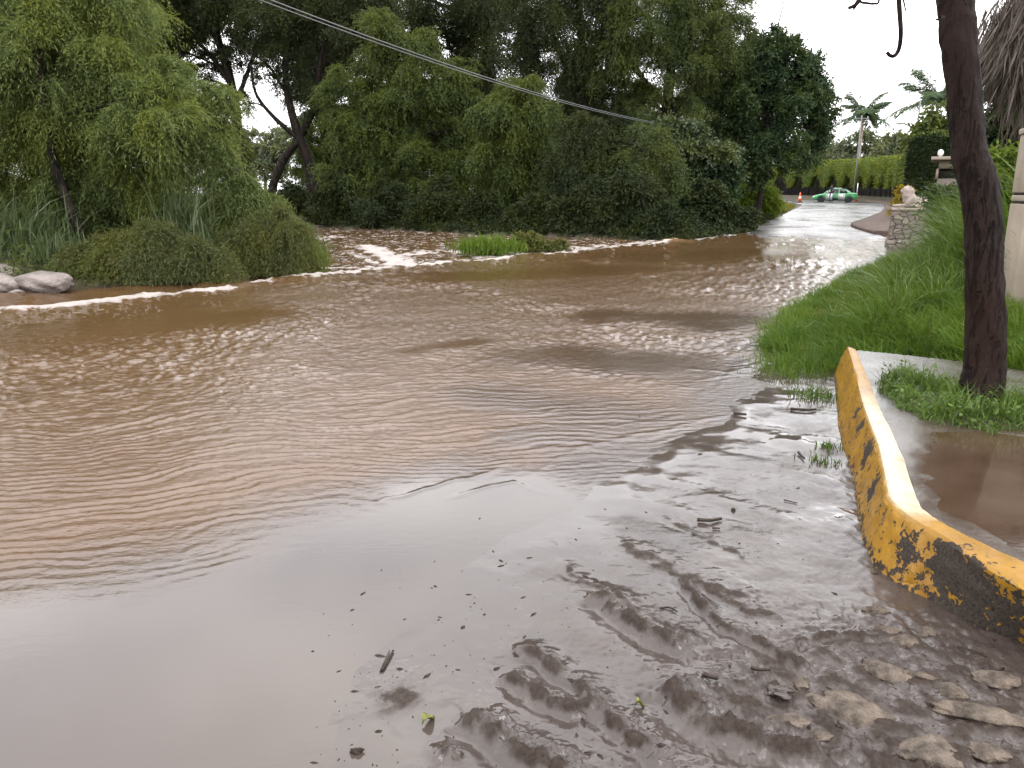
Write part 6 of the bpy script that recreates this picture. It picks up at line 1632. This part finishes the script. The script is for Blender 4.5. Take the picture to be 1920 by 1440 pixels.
def leaf_thing(label, px, py, s, rz, mat='leaf_litter'):
    x, y = gp(px, py, .03)[:2]; z = max(mud_z(x, y), .001)
    u = np.linspace(0, 1, 9); V = []
    for a in u:
        w = s * .33 * math.sin(PI * min(1, a * 1.02)) ** .8
        for b in (-1, -.5, 0, .5, 1):
            V.append(((a - .5) * s, b * w, .004 + .014 * abs(b) + .012 * math.sin(a * 5)))
    V = np.array(V); ca, sa = math.cos(rz), math.sin(rz)
    V = np.column_stack([V[:, 0] * ca - V[:, 1] * sa, V[:, 0] * sa + V[:, 1] * ca, V[:, 2]])
    o = mesh_np('fallen_leaf', V, grid_faces(9, 5), M[mat], smooth=True); o.location = (x, y, z); o.modifiers.new('t', 'SOLIDIFY').thickness = .0008
    tag(o, label, 'leaf', 'fallen leaves on the mud')
leaf_thing('curled yellow-green leaf on the mud at the bottom', 803, 1342, .055, .9)
leaf_thing('small brown-green leaf on a mud ridge near the bottom', 1200, 1320, .032, .2)
plain('pale_scrap', (.7, .68, .66), .5, .4, .1, 20, .1)
x, y = gp(1572, 968, .04)[:2]; rock('pebble', 'small white pebble on the mud beside the kerb', 'pebble', (x, y, mud_z(x, y) + .004), (.017, .011, .008), 400, 'pale_scrap', None, .3, sub=3)
x, y = gp(1375, 953, .03)[:2]; rock('pebble', 'round dark pebble on the shiny mud', 'pebble', (x, y, mud_z(x, y) + .005), (.012, .012, .011), 401, 'wet_wood', None, .2, sub=3)
x, y = gp(668, 1412, .0)[:2]; rock('mud_clod', 'small dark clod in the shallow water at the bottom', 'clod', (x, y, .006), (.018, .014, .012), 402, 'wet_wood', None, .6, sub=3)
x, y = gp(1460, 1302, .03)[:2]; rock('mud_clod', 'large dark clod on the mud near the tyre ridges', 'clod', (x, y, mud_z(x, y)), (.05, .03, .018), 403, 'wet_mud', None, .6, sub=4)

def litter():
    """specks of leaf and bark washed onto the mud"""
    rng = np.random.default_rng(77); V = []; Fs = []; n = 0
    N = 800
    px = rng.uniform(560, 1900, N); py = rng.uniform(720, 1440, N)
    c = np.array([gp(a, b, .03) for a, b in zip(px, py)]); z, rough, sd, _w = mud_surface(c[:, 0], c[:, 1])
    dk = sdpoly(c[:, 0], c[:, 1], [tuple(p[:2]) for p in KB] + [(6, 0), (6, 7)])
    k = (sd > -.05 - .6 * rng.random(N) ** 3) & (dk < -.01) & (c[:, 1] > 1.2); c = c[k]; z = np.maximum(z[k], .0); m = len(c)
    bm_all = MB()
    big = rng.random(m) ** 6
    for i in range(m):
        s = .0016 + .009 * big[i]; l = s * rng.uniform(1, 3.2); a = rng.uniform(0, PI)
        d = np.array([math.cos(a), math.sin(a), 0]); e = np.array([-d[1], d[0], 0]); o = np.array([c[i, 0], c[i, 1], z[i] + .001])
        top = o + [0, 0, s * .55]
        v = [o - d * l, o + e * s, o + d * l, o - e * s, top - d * l * .4, top + d * l * .4]
        V.append(v); n += 1
    V = np.array(V).reshape(-1, 3); b = np.arange(m)[:, None] * 6
    F4 = np.concatenate([b + np.array([[0, 3, 5, 4]])]); F4b = b + np.array([[2, 1, 4, 5]]); T1 = b + np.array([[0, 4, 1]]); T2 = b + np.array([[2, 5, 3]])
    tag(mesh_np('litter', V, [np.concatenate([F4, F4b]), np.concatenate([T1, T2])], M['wet_wood']), 'dark specks of bark and leaf washed onto the wet mud', 'litter', kind='stuff')
litter()

# ------------------------------------------------------------------ light and camera
W = bpy.data.worlds.new('World'); SC.world = W; W.use_nodes = True
nt = W.node_tree; nt.nodes.clear()
out = nt.nodes.new('ShaderNodeOutputWorld'); bg = nt.nodes.new('ShaderNodeBackground'); sky = nt.nodes.new('ShaderNodeTexSky')
EL, AZ = math.radians(58), math.radians(150)
sky.sky_type = 'NISHITA'; sky.sun_disc = False; sky.sun_elevation = EL; sky.sun_rotation = AZ; sky.air_density = 1.0; sky.dust_density = 2.0; sky.ozone_density = .5
hs = nt.nodes.new('ShaderNodeHueSaturation'); hs.inputs['Saturation'].default_value = .22
# overcast: a bright uneven cloud layer covers most of the blue
tc = nt.nodes.new('ShaderNodeTexCoord'); mp = nt.nodes.new('ShaderNodeMapping'); mp.inputs['Scale'].default_value = (1, 1, 2.4)
nz = nt.nodes.new('ShaderNodeTexNoise'); nz.inputs['Scale'].default_value = 2.0; nz.inputs['Detail'].default_value = 6
cr = nt.nodes.new('ShaderNodeValToRGB'); cr.color_ramp.elements[0].position = .32; cr.color_ramp.elements[0].color = (.42, .435, .48, 1); cr.color_ramp.elements[1].position = .66; cr.color_ramp.elements[1].color = (.84, .82, .81, 1)
sc_ = nt.nodes.new('ShaderNodeVectorMath'); sc_.operation = 'SCALE'; sc_.inputs['Scale'].default_value = 11.0
mx = nt.nodes.new('ShaderNodeMix'); mx.data_type = 'RGBA'; mx.inputs[0].default_value = .86
nt.links.new(tc.outputs['Generated'], mp.inputs[0]); nt.links.new(mp.outputs[0], nz.inputs['Vector']); nt.links.new(nz.outputs['Fac'], cr.inputs[0]); nt.links.new(cr.outputs[0], sc_.inputs[0])
nt.links.new(sky.outputs[0], hs.inputs['Color']); nt.links.new(hs.outputs[0], mx.inputs[6]); nt.links.new(sc_.outputs[0], mx.inputs[7]); nt.links.new(mx.outputs[2], bg.inputs[0])
bg.inputs[1].default_value = .15
nt.links.new(bg.outputs[0], out.inputs[0])
ld = bpy.data.lights.new('sun', 'SUN'); ld.energy = .5; ld.angle = math.radians(30); ld.color = (1, .97, .92)
sun = bpy.data.objects.new('sun', ld); COL.objects.link(sun)
sun.rotation_euler = (PI / 2 - EL, 0, PI - AZ + 0) 
d = Vector((math.sin(AZ) * math.cos(EL), math.cos(AZ) * math.cos(EL), math.sin(EL))); sun.rotation_euler = d.to_track_quat('Z', 'Y').to_euler()
cd = bpy.data.cameras.new('camera'); cam = bpy.data.objects.new('camera', cd); COL.objects.link(cam)
cd.sensor_width = 36; cd.lens = F / 1920 * 36; cd.clip_end = 2000; cd.clip_start = .05
cam.location = (0, 0, CAMZ); cam.rotation_euler = (PI / 2 - TH, 0, 0)
SC.camera = cam
SC.view_settings.view_transform = 'Standard'; SC.view_settings.look = 'None'; SC.view_settings.gamma = 1; SC.view_settings.exposure = 1.65
SC.cycles.max_bounces = 6; SC.cycles.diffuse_bounces = 3; SC.cycles.glossy_bounces = 3; SC.cycles.transmission_bounces = 2; SC.cycles.transparent_max_bounces = 4
SC.cycles.caustics_reflective = False; SC.cycles.caustics_refractive = False; SC.cycles.sample_clamp_indirect = 6
SC.cycles.use_denoising = True
